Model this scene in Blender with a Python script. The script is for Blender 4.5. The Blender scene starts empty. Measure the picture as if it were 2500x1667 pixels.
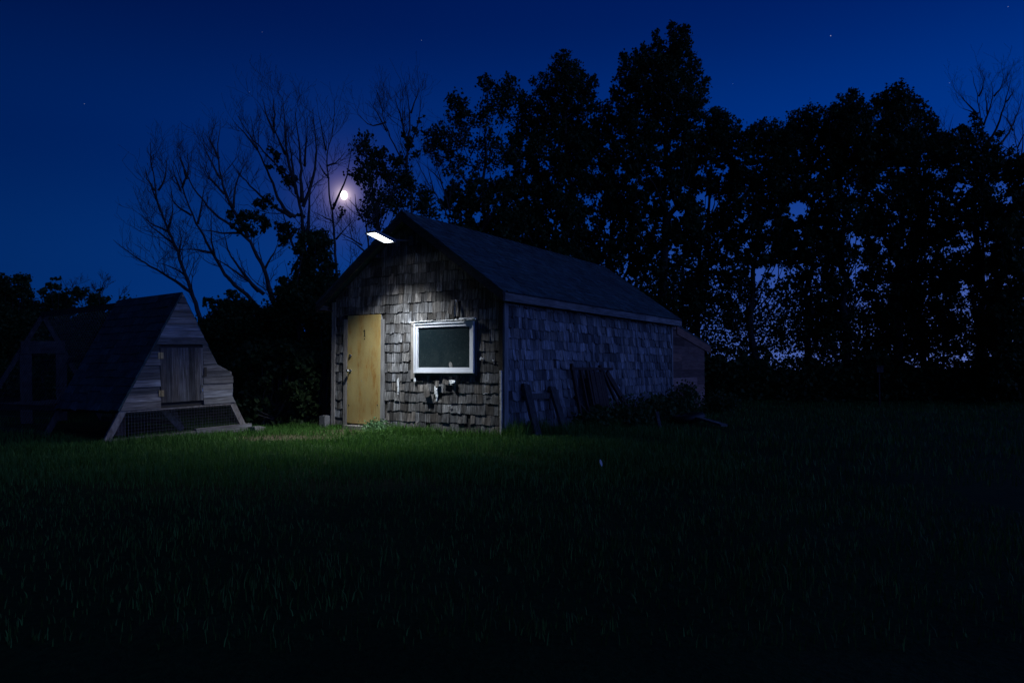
import bpy, math, random
import numpy as np
from mathutils import Vector, Matrix

# ------------------------------------------------------------------ camera
F_PX, PITCH, CAM_H = 1794.06, 0.0375, 1.1184          # for a 2500 px wide frame
sc = bpy.context.scene
COL = sc.collection
cam_d = bpy.data.cameras.new('camera')
cam = bpy.data.objects.new('camera', cam_d)
COL.objects.link(cam)
cam_d.sensor_width = 36.0
cam_d.lens = 36.0 * F_PX / 2500.0
cam_d.clip_end = 3000
cam.location = (0, 0, CAM_H)
cam.rotation_euler = (math.pi / 2 + PITCH, 0, 0)
sc.camera = cam
sc.view_settings.view_transform = 'Standard'
sc.view_settings.look = 'None'
sc.view_settings.exposure = 0.0
sc.view_settings.gamma = 1.0


def at(px, py, Y):
    """point that stands Y metres in front of the camera, seen at pixel px, py of the 2500 x 1667 frame"""
    dx = (px - 1250) / F_PX
    du = -(py - 833.5) / F_PX
    dy = math.cos(PITCH) - du * math.sin(PITCH)
    dz = math.sin(PITCH) + du * math.cos(PITCH)
    t = Y / dy
    return np.array([dx * t, Y, CAM_H + dz * t])


def direction(px, py):
    v = at(px, py, 1.0) - np.array([0, 0, CAM_H])
    return v / np.linalg.norm(v)


# ------------------------------------------------------------------ sky (late dusk)
world = bpy.data.worlds.new('World')
sc.world = world
world.use_nodes = True
wt = world.node_tree
for n in list(wt.nodes):
    wt.nodes.remove(n)


def wn(t, **k):
    n = wt.nodes.new(t)
    for a, b in k.items():
        setattr(n, a, b)
    return n


def wmath(op, a, b=None, c=None, clamp=False):
    n = wn('ShaderNodeMath', operation=op, use_clamp=clamp)
    for i, v in enumerate((a, b, c)):
        if v is None:
            continue
        if isinstance(v, (int, float)):
            n.inputs[i].default_value = v
        else:
            wt.links.new(v, n.inputs[i])
    return n.outputs[0]


def wscale(col, f):
    n = wn('ShaderNodeVectorMath', operation='SCALE')
    if isinstance(col, tuple):
        n.inputs[0].default_value = col
    else:
        wt.links.new(col, n.inputs[0])
    wt.links.new(f, n.inputs['Scale'])
    return n.outputs[0]


def wadd(a, b):
    n = wn('ShaderNodeVectorMath', operation='ADD')
    wt.links.new(a, n.inputs[0])
    wt.links.new(b, n.inputs[1])
    return n.outputs[0]


tc = wn('ShaderNodeTexCoord')
dirv = tc.outputs['Generated']
sep = wn('ShaderNodeSeparateXYZ')
wt.links.new(dirv, sep.inputs[0])
GLOW_AZ = math.radians(70)
a_ = wmath('ADD', wmath('MULTIPLY', sep.outputs[0], math.sin(GLOW_AZ)), wmath('MULTIPLY', sep.outputs[1], math.cos(GLOW_AZ)))
ramp = wn('ShaderNodeValToRGB')
cr = ramp.color_ramp
cr.interpolation = 'EASE'
stops = [(0.0, (0.002, 0.050, 0.27)), (0.12, (0.001, 0.040, 0.24)), (0.28, (0.0, 0.024, 0.18)),
         (0.46, (0.0, 0.0105, 0.10)), (0.58, (0.0, 0.004, 0.036)), (1.0, (0.0, 0.0012, 0.011))]
cr.elements[0].position, cr.elements[0].color = stops[0][0], (*stops[0][1], 1)
cr.elements[1].position, cr.elements[1].color = stops[-1][0], (*stops[-1][1], 1)
for p_, c_ in stops[1:-1]:
    e = cr.elements.new(p_)
    e.color = (*c_, 1)
wt.links.new(sep.outputs[2], ramp.inputs[0])
fac = wmath('MAXIMUM', wmath('MULTIPLY_ADD', a_, 0.76, 0.75), 0.12)
sky = wscale(ramp.outputs[0], fac)
# twilight band low on the side where the sun went down
lowf = wmath('POWER', wmath('SUBTRACT', 1.0, wmath('MULTIPLY', wmath('ABSOLUTE', sep.outputs[2]), 3.2, clamp=True), clamp=True), 2.2)
azf = wmath('POWER', wmath('MAXIMUM', wmath('MULTIPLY_ADD', a_, 1.25, -0.25), 0.0), 1.5)
sky = wadd(sky, wscale((0.17, 0.15, 0.18), wmath('MULTIPLY', lowf, azf)))
# extra dusk glow added unseen, out of frame right, to light the side wall
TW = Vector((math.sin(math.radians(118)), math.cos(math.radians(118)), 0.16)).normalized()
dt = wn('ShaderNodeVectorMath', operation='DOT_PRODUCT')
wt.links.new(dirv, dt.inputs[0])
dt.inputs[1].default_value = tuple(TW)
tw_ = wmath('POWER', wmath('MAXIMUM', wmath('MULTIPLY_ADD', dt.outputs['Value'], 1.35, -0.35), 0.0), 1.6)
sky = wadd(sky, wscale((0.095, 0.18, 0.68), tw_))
# aureole of the moon
MOON = direction(840, 477)
dm = wn('ShaderNodeVectorMath', operation='DISTANCE')
wt.links.new(dirv, dm.inputs[0])
dm.inputs[1].default_value = tuple(MOON)
for wid, colr in ((0.018, (0.18, 0.12, 0.17)), (0.05, (0.006, 0.005, 0.014)), (0.0055, (1.6, 1.25, 1.2))):
    g = wmath('POWER', 2.718, wmath('MULTIPLY', wmath('DIVIDE', dm.outputs['Value'], wid), -1.0))
    sky = wadd(sky, wscale(colr, g))
for (sx, sy, sr, sb) in ((206, 254, .00045, .3), (640, 79, .0004, .22), (1029, 99, .0005, .3), (609, 225, .00035, .2), (2028, 88, .0006, .6),
                         (1789, 205, .0004, .25), (2461, 17, .00045, .3), (2318, 203, .00045, .25)):
    d = wn('ShaderNodeVectorMath', operation='DISTANCE')
    wt.links.new(dirv, d.inputs[0])
    d.inputs[1].default_value = tuple(direction(sx, sy))
    sky = wadd(sky, wscale((sb * .4, sb * .4, sb * .4), wmath('LESS_THAN', d.outputs['Value'], sr)))
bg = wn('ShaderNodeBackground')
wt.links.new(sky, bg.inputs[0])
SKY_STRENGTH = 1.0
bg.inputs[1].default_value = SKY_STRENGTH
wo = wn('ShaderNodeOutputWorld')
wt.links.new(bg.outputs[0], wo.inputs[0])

# faint moonlight
sun_d = bpy.data.lights.new('moonlight', 'SUN')
sun_d.energy = 0.015
sun_d.angle = math.radians(0.5)
sun_d.color = (1.0, 0.9, 0.8)
sun = bpy.data.objects.new('moonlight', sun_d)
COL.objects.link(sun)
sun.location = (-20, 80, 25)
sun.rotation_euler = Vector((-MOON[0], -MOON[1], -MOON[2])).to_track_quat('-Z', 'Y').to_euler()

# shed frame: local x runs right along the front wall, y back along the side wall
SHED_LOC = Vector((-0.1395, 11.9295, 0.0))
SHED_ROT = -0.5652
W, L, ZE, ZP = 3.8763, 7.7635, 2.4864, 3.8635
OVF, OVS = 0.28, 0.1811
SLOPE = (ZP - ZE) / (W / 2)
SHED_M = Matrix.Translation(SHED_LOC) @ Matrix.Rotation(SHED_ROT, 4, 'Z')

# light output of the wall lamp (its objects are built with the lamp further down)
LAMP_SPOT_W = 1060.0
LAMP_SPOT_ANGLE = 117
LAMP_PANEL_E = 9.0
LAMP_COL = (0.84, 0.92, 1.0)

rng = np.random.default_rng(7)
random.seed(7)


# ------------------------------------------------------------------ helpers
class MB:
    def __init__(s):
        s.v, s.loops, s.sizes, s.n = [], [], [], 0

    def add(s, verts, faces):
        verts = np.asarray(verts, float).reshape(-1, 3)
        for f in faces:
            s.loops.append(np.asarray(f, np.int64) + s.n)
            s.sizes.append(len(f))
        s.v.append(verts)
        s.n += len(verts)

    def polys(s, verts, k):
        """verts (N, k, 3): N separate polygons of k corners"""
        verts = np.asarray(verts, float)
        N = verts.shape[0]
        if N == 0:
            return
        s.v.append(verts.reshape(-1, 3))
        s.loops.append(np.arange(N * k) + s.n)
        s.sizes.extend([k] * N)
        s.n += N * k

    def batch(s, verts, faces):
        """verts (N, m, 3) copies of one topology; faces (q, k) indices"""
        verts = np.asarray(verts, float)
        N, m = verts.shape[:2]
        faces = np.asarray(faces)
        idx = (np.arange(N) * m)[:, None, None] + faces[None]
        s.v.append(verts.reshape(-1, 3))
        s.loops.append(idx.reshape(-1) + s.n)
        s.sizes.extend([faces.shape[1]] * (N * faces.shape[0]))
        s.n += N * m

    def hexa(s, p):
        s.add(p, [(0, 3, 2, 1), (4, 5, 6, 7), (0, 1, 5, 4), (1, 2, 6, 5), (2, 3, 7, 6), (3, 0, 4, 7)])

    def box(s, x0, x1, y0, y1, z0, z1, jit=0.0):
        p = np.array([(x0, y0, z0), (x1, y0, z0), (x1, y1, z0), (x0, y1, z0), (x0, y0, z1), (x1, y0, z1), (x1, y1, z1), (x0, y1, z1)], float)
        if jit:
            p += rng.uniform(-jit, jit, p.shape)
        s.hexa(p)

    def beam(s, a, b, w, t, side=(0, 0, 1)):
        """bar from a to b, w wide along 'side', t thick across it"""
        a, b = np.asarray(a, float), np.asarray(b, float)
        d = (b - a) / np.linalg.norm(b - a)
        sd = np.asarray(side, float)
        sd = sd - d * sd.dot(d)
        sd /= np.linalg.norm(sd)
        o = np.cross(d, sd)
        q = []
        for c in (a, b):
            for i, j in ((-1, -1), (1, -1), (1, 1), (-1, 1)):
                q.append(c + sd * w / 2 * i + o * t / 2 * j)
        s.hexa(q)

    def tube(s, pts, r, n=6):
        pts = np.asarray(pts, float)
        m = len(pts)
        r = np.broadcast_to(np.asarray(r, float), (m,))
        T = np.gradient(pts, axis=0)
        T /= np.linalg.norm(T, axis=1)[:, None] + 1e-9
        ref = np.array([0, 0, 1.0]) if abs(T[0][2]) < .9 else np.array([1.0, 0, 0])
        A = np.cross(T, ref)
        A /= np.linalg.norm(A, axis=1)[:, None] + 1e-9
        B_ = np.cross(T, A)
        ang = np.arange(n) * 2 * math.pi / n
        ring = pts[:, None] + r[:, None, None] * (np.cos(ang)[None, :, None] * A[:, None] + np.sin(ang)[None, :, None] * B_[:, None])
        f = []
        for i in range(m - 1):
            for j in range(n):
                f.append((i * n + j, i * n + (j + 1) % n, (i + 1) * n + (j + 1) % n, (i + 1) * n + j))
        f.append(tuple(range(n))[::-1])
        f.append(tuple((m - 1) * n + j for j in range(n)))
        s.add(ring.reshape(-1, 3), f)

    def disc(s, c, axis, r, h, n=16, dome=0.0):
        """cylinder from c along axis, h long, with an optional domed end"""
        axis = np.asarray(axis, float)
        axis /= np.linalg.norm(axis)
        c = np.asarray(c, float)
        pts = [c, c + axis * h * .999]
        rad = [r, r]
        if dome:
            for k in range(1, 5):
                t = k / 4 * math.pi / 2
                pts.append(c + axis * (h + dome * math.sin(t)))
                rad.append(max(r * math.cos(t), r * .05))
        s.tube(pts, rad, n)

    def build(s, name, mat, parent=None, smooth=False, offset=None):
        me = bpy.data.meshes.new(name)
        V = np.concatenate(s.v) if s.v else np.zeros((0, 3))
        if offset is not None:
            V = V - np.asarray(offset)
        lp = np.concatenate(s.loops).astype(np.int32)
        sz = np.asarray(s.sizes, np.int32)
        me.vertices.add(len(V))
        me.vertices.foreach_set('co', V.astype(np.float32).ravel())
        me.loops.add(len(lp))
        me.loops.foreach_set('vertex_index', lp)
        me.polygons.add(len(sz))
        st = np.zeros(len(sz), np.int32)
        st[1:] = np.cumsum(sz)[:-1]
        me.polygons.foreach_set('loop_start', st)
        me.polygons.foreach_set('loop_total', sz)
        me.polygons.foreach_set('use_smooth', np.full(len(sz), bool(smooth)))
        me.update(calc_edges=True)
        me.validate()
        me.materials.append(mat)
        o = bpy.data.objects.new(name, me)
        COL.objects.link(o)
        if parent is not None:
            o.parent = parent
        return o


def tag(o, label=None, cat=None, group=None, kind=None):
    if label:
        o['label'] = label
    if cat:
        o['category'] = cat
    if group:
        o['group'] = group
    if kind:
        o['kind'] = kind
    return o


def empty(name, loc, rz=0.0, label=None, cat=None, group=None, mat=None):
    o = bpy.data.objects.new(name, None)
    o.empty_display_size = 0.2
    COL.objects.link(o)
    if mat is not None:
        o.matrix_world = mat
    else:
        o.location = loc
        o.rotation_euler = (0, 0, rz)
    return tag(o, label, cat, group)


# ------------------------------------------------------------------ materials
def new_mat(name):
    m = bpy.data.materials.new(name)
    m.use_nodes = True
    nt = m.node_tree
    b = nt.nodes['Principled BSDF']
    return m, nt, b


def node(nt, t, **k):
    n = nt.nodes.new(t)
    for a, b in k.items():
        setattr(n, a, b)
    return n


def ramp_node(nt, fac, stops, interp='LINEAR'):
    r = node(nt, 'ShaderNodeValToRGB')
    r.color_ramp.interpolation = interp
    e = r.color_ramp.elements
    while len(e) < len(stops):
        e.new(0.5)
    for i, (p, c) in enumerate(stops):
        e[i].position = p
        e[i].color = (*c, 1) if len(c) == 3 else c
    nt.links.new(fac, r.inputs[0])
    return r.outputs[0]


def mixc(nt, mode, fac, a, b):
    n = node(nt, 'ShaderNodeMix', data_type='RGBA', blend_type=mode)
    for sck, v in ((n.inputs[0], fac), (n.inputs[6], a), (n.inputs[7], b)):
        if isinstance(v, (int, float)):
            sck.default_value = v
        elif isinstance(v, tuple):
            sck.default_value = (*v, 1)
        else:
            nt.links.new(v, sck)
    return n.outputs[2]


def noise(nt, scale=(1, 1, 1), s=5, detail=4, rough=.55, coord='Object', dist=0.0, loc=(0, 0, 0)):
    t = node(nt, 'ShaderNodeTexCoord')
    mp = node(nt, 'ShaderNodeMapping')
    mp.inputs['Scale'].default_value = scale
    mp.inputs['Location'].default_value = loc
    nt.links.new(t.outputs[coord], mp.inputs[0])
    n = node(nt, 'ShaderNodeTexNoise')
    n.inputs['Scale'].default_value = s
    n.inputs['Detail'].default_value = detail
    n.inputs['Roughness'].default_value = rough
    n.inputs['Distortion'].default_value = dist
    nt.links.new(mp.outputs[0], n.inputs[0])
    return n.outputs[0]


def bump(nt, b, h, strength=.3, dist=.01):
    n = node(nt, 'ShaderNodeBump')
    n.inputs['Strength'].default_value = strength
    n.inputs['Distance'].default_value = dist
    nt.links.new(h, n.inputs['Height'])
    nt.links.new(n.outputs[0], b.inputs['Normal'])


def wood(name, dark, mid, light, grain=(60, 60, 3), island=True, rough=.85, blot=.5, var=1.0):
    m, nt, b = new_mat(name)
    g = noise(nt, grain, 1.0, 5, .65, dist=.4)
    c = ramp_node(nt, g, [(.28, dark), (.5, mid), (.74, light)])
    if island:
        gi = node(nt, 'ShaderNodeNewGeometry')
        v = ramp_node(nt, gi.outputs['Random Per Island'], [(0, (.30, .29, .285)), (.35, (.66, .65, .64)), (.7, (1, .99, .97)), (1, (1.35, 1.35, 1.35))])
        c = mixc(nt, 'MULTIPLY', var, c, v)
        hsel = node(nt, 'ShaderNodeMath', operation='FRACT')
        h2 = node(nt, 'ShaderNodeMath', operation='MULTIPLY')
        h2.inputs[1].default_value = 17.37
        nt.links.new(gi.outputs['Random Per Island'], h2.inputs[0])
        nt.links.new(h2.outputs[0], hsel.inputs[0])
        hue = ramp_node(nt, hsel.outputs[0], [(0, (1.08, .96, .84)), (.3, (1, 1, 1)), (1, (.95, 1, 1.08))])
        c = mixc(nt, 'MULTIPLY', .8, c, hue)
    bl = noise(nt, (1, 1, 1), 2.3, 4, .6)
    c = mixc(nt, 'MULTIPLY', blot, c, ramp_node(nt, bl, [(.3, (.35, .32, .3)), (.6, (1, 1, 1))]))
    nt.links.new(c, b.inputs['Base Color'])
    b.inputs['Roughness'].default_value = rough
    b.inputs['Specular IOR Level'].default_value = .25
    bump(nt, b, g, .35, .003)
    return m


def plain(name, col, rough=.7, metal=0.0, var=.3, s=6, bmp=.15, spec=.4):
    m, nt, b = new_mat(name)
    n = noise(nt, (1, 1, 1), s, 5, .6)
    lo = tuple(c * (1 - var) for c in col)
    hi = tuple(min(c * (1 + var), 1) for c in col)
    nt.links.new(ramp_node(nt, n, [(.3, lo), (.7, hi)]), b.inputs['Base Color'])
    b.inputs['Roughness'].default_value = rough
    b.inputs['Metallic'].default_value = metal
    b.inputs['Specular IOR Level'].default_value = spec
    if bmp:
        bump(nt, b, n, bmp, .01)
    return m


def leaf_mat(name, c0, c1, trans=.3, rough=.6):
    m, nt, b = new_mat(name)
    gi = node(nt, 'ShaderNodeNewGeometry')
    c = ramp_node(nt, gi.outputs['Random Per Island'], [(0, c0), (.92, c1), (1, tuple(min(1, x * 1.5) for x in c1))])
    nt.links.new(c, b.inputs['Base Color'])
    b.inputs['Roughness'].default_value = rough
    b.inputs['Specular IOR Level'].default_value = .2
    tr = node(nt, 'ShaderNodeBsdfTranslucent')
    nt.links.new(c, tr.inputs[0])
    mx = node(nt, 'ShaderNodeMixShader')
    mx.inputs[0].default_value = trans
    nt.links.new(b.outputs[0], mx.inputs[1])
    nt.links.new(tr.outputs[0], mx.inputs[2])
    nt.links.new(mx.outputs[0], nt.nodes['Material Output'].inputs[0])
    return m


M = {}
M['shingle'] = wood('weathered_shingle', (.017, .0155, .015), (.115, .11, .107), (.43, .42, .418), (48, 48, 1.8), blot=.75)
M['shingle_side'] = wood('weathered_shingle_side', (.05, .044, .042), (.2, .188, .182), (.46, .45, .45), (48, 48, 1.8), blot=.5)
M['backing'] = plain('dark_boarding', (.03, .026, .022), .9)
M['roofing'] = wood('asphalt_roofing', (.026, .045, .048), (.045, .075, .08), (.075, .115, .12), (9, 9, 9), rough=.95, blot=.4, var=.45)
M['trim'] = wood('weathered_trim', (.12, .11, .105), (.26, .25, .245), (.42, .41, .40), (40, 40, 2.5), island=True, blot=.4)
M['trim_y'] = wood('weathered_trim_long', (.07, .066, .063), (.17, .163, .16), (.31, .30, .295), (40, 2.5, 40), island=True, blot=.4)
M['dark_trim'] = wood('dark_trim', (.02, .017, .014), (.05, .043, .037), (.1, .09, .08), (40, 40, 3), island=True)
M['rake'] = wood('rake_board', (.025, .022, .02), (.06, .055, .05), (.11, .10, .095), (6, 6, 40), island=True)
M['red_board'] = wood('reddish_board', (.15, .075, .055), (.27, .145, .11), (.38, .23, .18), (40, 2.2, 40), island=True, blot=.3)
M['coop_board'] = wood('coop_board', (.07, .064, .06), (.19, .178, .17), (.36, .348, .335), (2.6, 40, 40), island=True, blot=.45)
M['coop_hatch'] = wood('coop_hatch', (.03, .027, .026), (.085, .078, .075), (.19, .18, .175), (40, 40, 2.4), island=True, blot=.5)
M['run_beam'] = wood('dark_run_timber', (.02, .019, .018), (.055, .052, .05), (.11, .105, .10), (20, 20, 8), island=True, blot=.4)
M['coop_beam'] = wood('coop_beam', (.10, .09, .085), (.22, .205, .2), (.36, .345, .335), (20, 20, 8), island=True, blot=.4)
M['steel'] = plain('brushed_steel', (.62, .62, .60), .25, 1.0, .1, 30, .02)
M['black_metal'] = plain('black_metal', (.16, .16, .17), .5, .6, .3, 20, .05)
M['brass'] = plain('old_brass', (.45, .30, .12), .4, .8, .3, 30, .1)
M['rust'] = plain('rusty_iron', (.05, .03, .022), .85, .2, .5, 14, .3)
M['vinyl'] = plain('white_vinyl', (.63, .64, .67), .45, 0, .03, 5, 0)
M['teal'] = plain('dark_green_box', (.045, .075, .08), .6, 0, .3, 9, .1)
M['foam'] = plain('white_foam', (.70, .70, .69), .8, 0, .12, 40, .6)
M['concrete'] = plain('concrete_block', (.17, .165, .16), .9, 0, .3, 18, .4)
M['stone'] = plain('grey_stone', (.16, .15, .14), .9, 0, .4, 12, .5)
M['soil'] = plain('soil', (.06, .045, .03), .95)
M['ink'] = plain('black_numeral', (.012, .011, .01), .5, 0, .2)
M['bark'] = plain('dark_bark', (.06, .05, .043), .9, 0, .5, 10, .5)
M['pale_wood'] = wood('pale_stake', (.22, .215, .21), (.45, .44, .435), (.68, .67, .66), (30, 30, 14), island=False, blot=.3)
M['poplar_leaf'] = leaf_mat('poplar_leaf', (.022, .042, .014), (.05, .085, .026))
M['shrub_leaf'] = leaf_mat('shrub_leaf', (.025, .05, .016), (.06, .10, .03))
M['vine_leaf'] = leaf_mat('vine_leaf', (.017, .033, .012), (.045, .075, .024))
M['weed_leaf'] = leaf_mat('weed_leaf', (.06, .13, .05), (.12, .22, .09))
M['dry_leaf'] = plain('dry_leaf', (.62, .56, .48), .7, 0, .15)
M['grass'] = leaf_mat('grass_blade', (.020, .068, .007), (.085, .19, .034), .25, .6)
M['straw'] = leaf_mat('straw', (.09, .075, .04), (.19, .155, .09), .2, .7)

# yellow door paint with rusty runs
m, nt, b = new_mat('yellow_door_paint')
g = noise(nt, (13, 1, .9), 2.2, 8, .72, dist=1.6)
c0_ = ramp_node(nt, noise(nt, (2, 1, .6), 2.0, 5, .6, loc=(5, 0, 2)), [(.3, (.36, .275, .105)), (.7, (.45, .34, .13))])
st_ = ramp_node(nt, g, [(.36, (.44, .28, .075)), (.52, (.36, .19, .04)), (.66, (.24, .09, .012))])
where = mixc(nt, 'MULTIPLY', 1.0, ramp_node(nt, noise(nt, (2.2, 1, .8), 2.6, 4, .6, loc=(1.3, 0, .7)), [(.46, (0, 0, 0)), (.64, (1, 1, 1))]),
             ramp_node(nt, g, [(.40, (0, 0, 0)), (.56, (1, 1, 1))]))
c = mixc(nt, 'MIX', where, c0_, st_)
g2 = noise(nt, (1, 1, 1), 60, 3, .7)
c = mixc(nt, 'MULTIPLY', .5, c, ramp_node(nt, g2, [(.3, (.72, .66, .55)), (.55, (1, 1, 1))]))
ch = noise(nt, (1, 1, 1.4), 26, 4, .75, loc=(3, 1, 2))
c = mixc(nt, 'MIX', ramp_node(nt, ch, [(.64, (0, 0, 0)), (.67, (1, 1, 1))]), c, (.22, .23, .20))
bl = noise(nt, (1, 1, 1), 1.6, 3, .5)
c = mixc(nt, 'MULTIPLY', .6, c, ramp_node(nt, bl, [(.35, (.7, .66, .6)), (.65, (1, 1, 1))]))
nt.links.new(c, b.inputs['Base Color'])
b.inputs['Roughness'].default_value = .6
bump(nt, b, g2, .12, .004)
M['door'] = m

# dusty window glass in front of a dark room
m, nt, b = new_mat('dusty_glass')
n1 = noise(nt, (1, 1, 1), 3.0, 5, .6, dist=1.0)
n2 = noise(nt, (1, 1, 1), 34, 6, .8, dist=2.2)
dirt = ramp_node(nt, n2, [(.57, (0, 0, 0)), (.66, (1, 1, 1))])
sp = node(nt, 'ShaderNodeTexCoord')
sx = node(nt, 'ShaderNodeSeparateXYZ')
nt.links.new(sp.outputs['Object'], sx.inputs[0])
low = node(nt, 'ShaderNodeMapRange')
low.inputs['From Min'].default_value = 1.55
low.inputs['From Max'].default_value = 1.10
nt.links.new(sx.outputs[2], low.inputs['Value'])
lowd = mixc(nt, 'MULTIPLY', 1.0, low.outputs[0], ramp_node(nt, n1, [(.35, (.1, .1, .1)), (.7, (1, 1, 1))]))
c = mixc(nt, 'MIX', lowd, (.005, .012, .015), (.026, .038, .038))
c = mixc(nt, 'MIX', dirt, c, (.085, .098, .095))
nt.links.new(c, b.inputs['Base Color'])
b.inputs['Roughness'].default_value = .55
b.inputs['Specular IOR Level'].default_value = .08
M['glass'] = m

# ground: soil, short turf and a worn straw patch by the door
m, nt, b = new_mat('ground')
n1 = noise(nt, (1, 1, 1), 1.1, 6, .6)
n2 = noise(nt, (1, 1, 1), 22, 5, .7)
c = ramp_node(nt, n1, [(.3, (.012, .028, .006)), (.55, (.022, .045, .010)), (.75, (.038, .05, .016))])
c = mixc(nt, 'MULTIPLY', .8, c, ramp_node(nt, n2, [(.3, (.3, .3, .3)), (.65, (1.15, 1.15, 1.15))]))
gt = node(nt, 'ShaderNodeTexCoord')
DIRT = [(-3.75, 11.95, 1.15, .6), (-2.9, 12.95, .8, .6)]
dsum = None
for (dx_, dy_, rx_, ry_) in DIRT:
    mp = node(nt, 'ShaderNodeMapping')
    mp.inputs['Location'].default_value = (-dx_ / rx_, -dy_ / ry_, 0)
    mp.inputs['Scale'].default_value = (1 / rx_, 1 / ry_, 0)
    nt.links.new(gt.outputs['Object'], mp.inputs[0])
    ln = node(nt, 'ShaderNodeVectorMath', operation='LENGTH')
    nt.links.new(mp.outputs[0], ln.inputs[0])
    r_ = node(nt, 'ShaderNodeMapRange')
    r_.inputs['From Min'].default_value = 1.15
    r_.inputs['From Max'].default_value = .55
    nt.links.new(ln.outputs['Value'], r_.inputs['Value'])
    if dsum is None:
        dsum = r_.outputs[0]
    else:
        mx = node(nt, 'ShaderNodeMath', operation='MAXIMUM')
        nt.links.new(dsum, mx.inputs[0])
        nt.links.new(r_.outputs[0], mx.inputs[1])
        dsum = mx.outputs[0]
n3 = noise(nt, (1, 1, 1), 40, 5, .75)
dirtc = ramp_node(nt, n3, [(.3, (.03, .028, .016)), (.55, (.075, .062, .038)), (.7, (.14, .115, .075))])
c = mixc(nt, 'MIX', dsum, c, dirtc)
nt.links.new(c, b.inputs['Base Color'])
b.inputs['Roughness'].default_value = .95
b.inputs['Specular IOR Level'].default_value = .1
bump(nt, b, n2, .7, .04)
M['ground'] = m


def emit(name, col, s):
    m, nt, b = new_mat(name)
    b.inputs['Base Color'].default_value = (*col, 1)
    b.inputs['Emission Color'].default_value = (*col, 1)
    b.inputs['Emission Strength'].default_value = s
    return m


M['led'] = emit('lit_led_panel', LAMP_COL, LAMP_PANEL_E)
M['moon'] = emit('moon_surface', (1.0, .92, .86), 6.0)

# ------------------------------------------------------------------ ground and moon
g = MB()
xs = np.concatenate([np.linspace(-900, -30, 12), np.linspace(-28, 28, 113), np.linspace(30, 900, 12)])
ys = np.concatenate([np.linspace(-900, -12, 10), np.linspace(-10, 40, 101), np.linspace(42, 1200, 14)])
X, Y = np.meshgrid(xs, ys, indexing='ij')


def gz(x, y):
    return 0.022 * np.sin(x * 1.3 + .4 * y) * np.sin(y * 1.1 - .5) + .012 * np.sin(x * 3.1 + 1) * np.sin(y * 2.7) - .01


Z = gz(X, Y)
V = np.stack([X, Y, Z], -1).reshape(-1, 3)
nx, ny = len(xs), len(ys)
i, j = np.meshgrid(np.arange(nx - 1), np.arange(ny - 1), indexing='ij')
fq = np.stack([i * ny + j, (i + 1) * ny + j, (i + 1) * ny + j + 1, i * ny + j + 1], -1).reshape(-1, 4)
g.v.append(V)
g.loops.append(fq.ravel())
g.sizes.extend([4] * len(fq))
g.n = len(V)
tag(g.build('ground', M['ground'], smooth=True), kind='structure')

bpy.ops.mesh.primitive_uv_sphere_add(segments=32, ring_count=16, radius=1)
moon = bpy.context.object
moon.name = 'moon'
moon.data.name = 'moon'
moon.location = Vector(MOON) * 900 + Vector((0, 0, CAM_H))
moon.scale = (3.7, 3.7, 5.0)
moon.data.materials.append(M['moon'])
for p_ in moon.data.polygons:
    p_.use_smooth = True
tag(moon, 'bright pale moon glowing behind the bare branches left of the shed peak', 'moon')

# ------------------------------------------------------------------ shed
shed = empty('wooden_shed', SHED_LOC, SHED_ROT, 'weathered shingled shed with a yellow door and white framed window', 'shed')


def shingle_field(mb, s0, s1, z0, z1, expo, fn, topfn=None, holes=(), wr=(.07, .19), thick=.013, miss=.014, jit=.012, seed=1):
    r = np.random.default_rng(seed)
    rows = int(math.ceil((z1 - z0) / expo)) + 1
    for k in range(rows):
        s = s0 - r.uniform(0, wr[1])
        ph, am = r.uniform(0, 6), r.uniform(.004, .012) * (jit > 0)
        dark = r.uniform(0, 1)
        while s < s1:
            w = r.uniform(*wr) if r.random() > .2 else r.uniform(wr[0], wr[0] * 1.5)
            a, b_ = max(s, s0), min(s + w - r.uniform(.001, .006), s1)
            s += w
            a += r.uniform(0, .004)
            if b_ - a < .012 or r.random() < miss:
                continue
            zb = z0 + k * expo + r.normal(0, jit * .45) + am * math.sin(a * 2.1 + ph)
            if r.random() < .05:
                zb += r.uniform(-.012, .045) * (jit > 0)
            zt = z0 + (k + 1) * expo + .03
            zb = max(zb, z0 - .02)
            if zb > z1:
                continue
            skip = False
            for (h0, h1, hz0, hz1) in holes:
                if b_ <= h0 or a >= h1 or zt <= hz0 or zb >= hz1:
                    continue
                mid = (a + b_) / 2
                if h0 <= mid <= h1:
                    if zt > hz1 and zb < hz1:
                        zb = hz1
                        a, b_ = a, b_
                    elif zb < hz0:
                        zt = hz0
                    else:
                        skip = True
                elif mid < h0:
                    b_ = h0
                else:
                    a = h1
            if skip or b_ - a < .01:
                continue
            t0 = t1 = min(zt, z1)
            if topfn:
                t0, t1 = min(t0, topfn(a)), min(t1, topfn(b_))
            if max(t0, t1) < zb + .012:
                continue
            t0, t1 = max(t0, zb + .004), max(t1, zb + .004)
            skew = r.normal(0, .007) * (jit > 0)
            ob = thick * r.uniform(.5, 1.8) + .003
            ob2 = ob + r.normal(0, .001)
            ot = .003
            bk = -.004
            mb.hexa([fn(a, zb + skew, bk), fn(b_, zb - skew, bk), fn(b_, zb - skew, ob2), fn(a, zb + skew, ob),
                     fn(a, t0, bk), fn(b_, t1, bk), fn(b_, t1, ot), fn(a, t0, ot)])


DX0, DX1, DZ0, DZ1 = -3.467, -2.643, .1136, 2.1136        # door
WX0, WX1, WZ0, WZ1 = -1.828, -.549, 1.051, 1.9215           # window


def rooftop(x):
    return ZP - SLOPE * abs(x + W / 2) - .075


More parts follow.
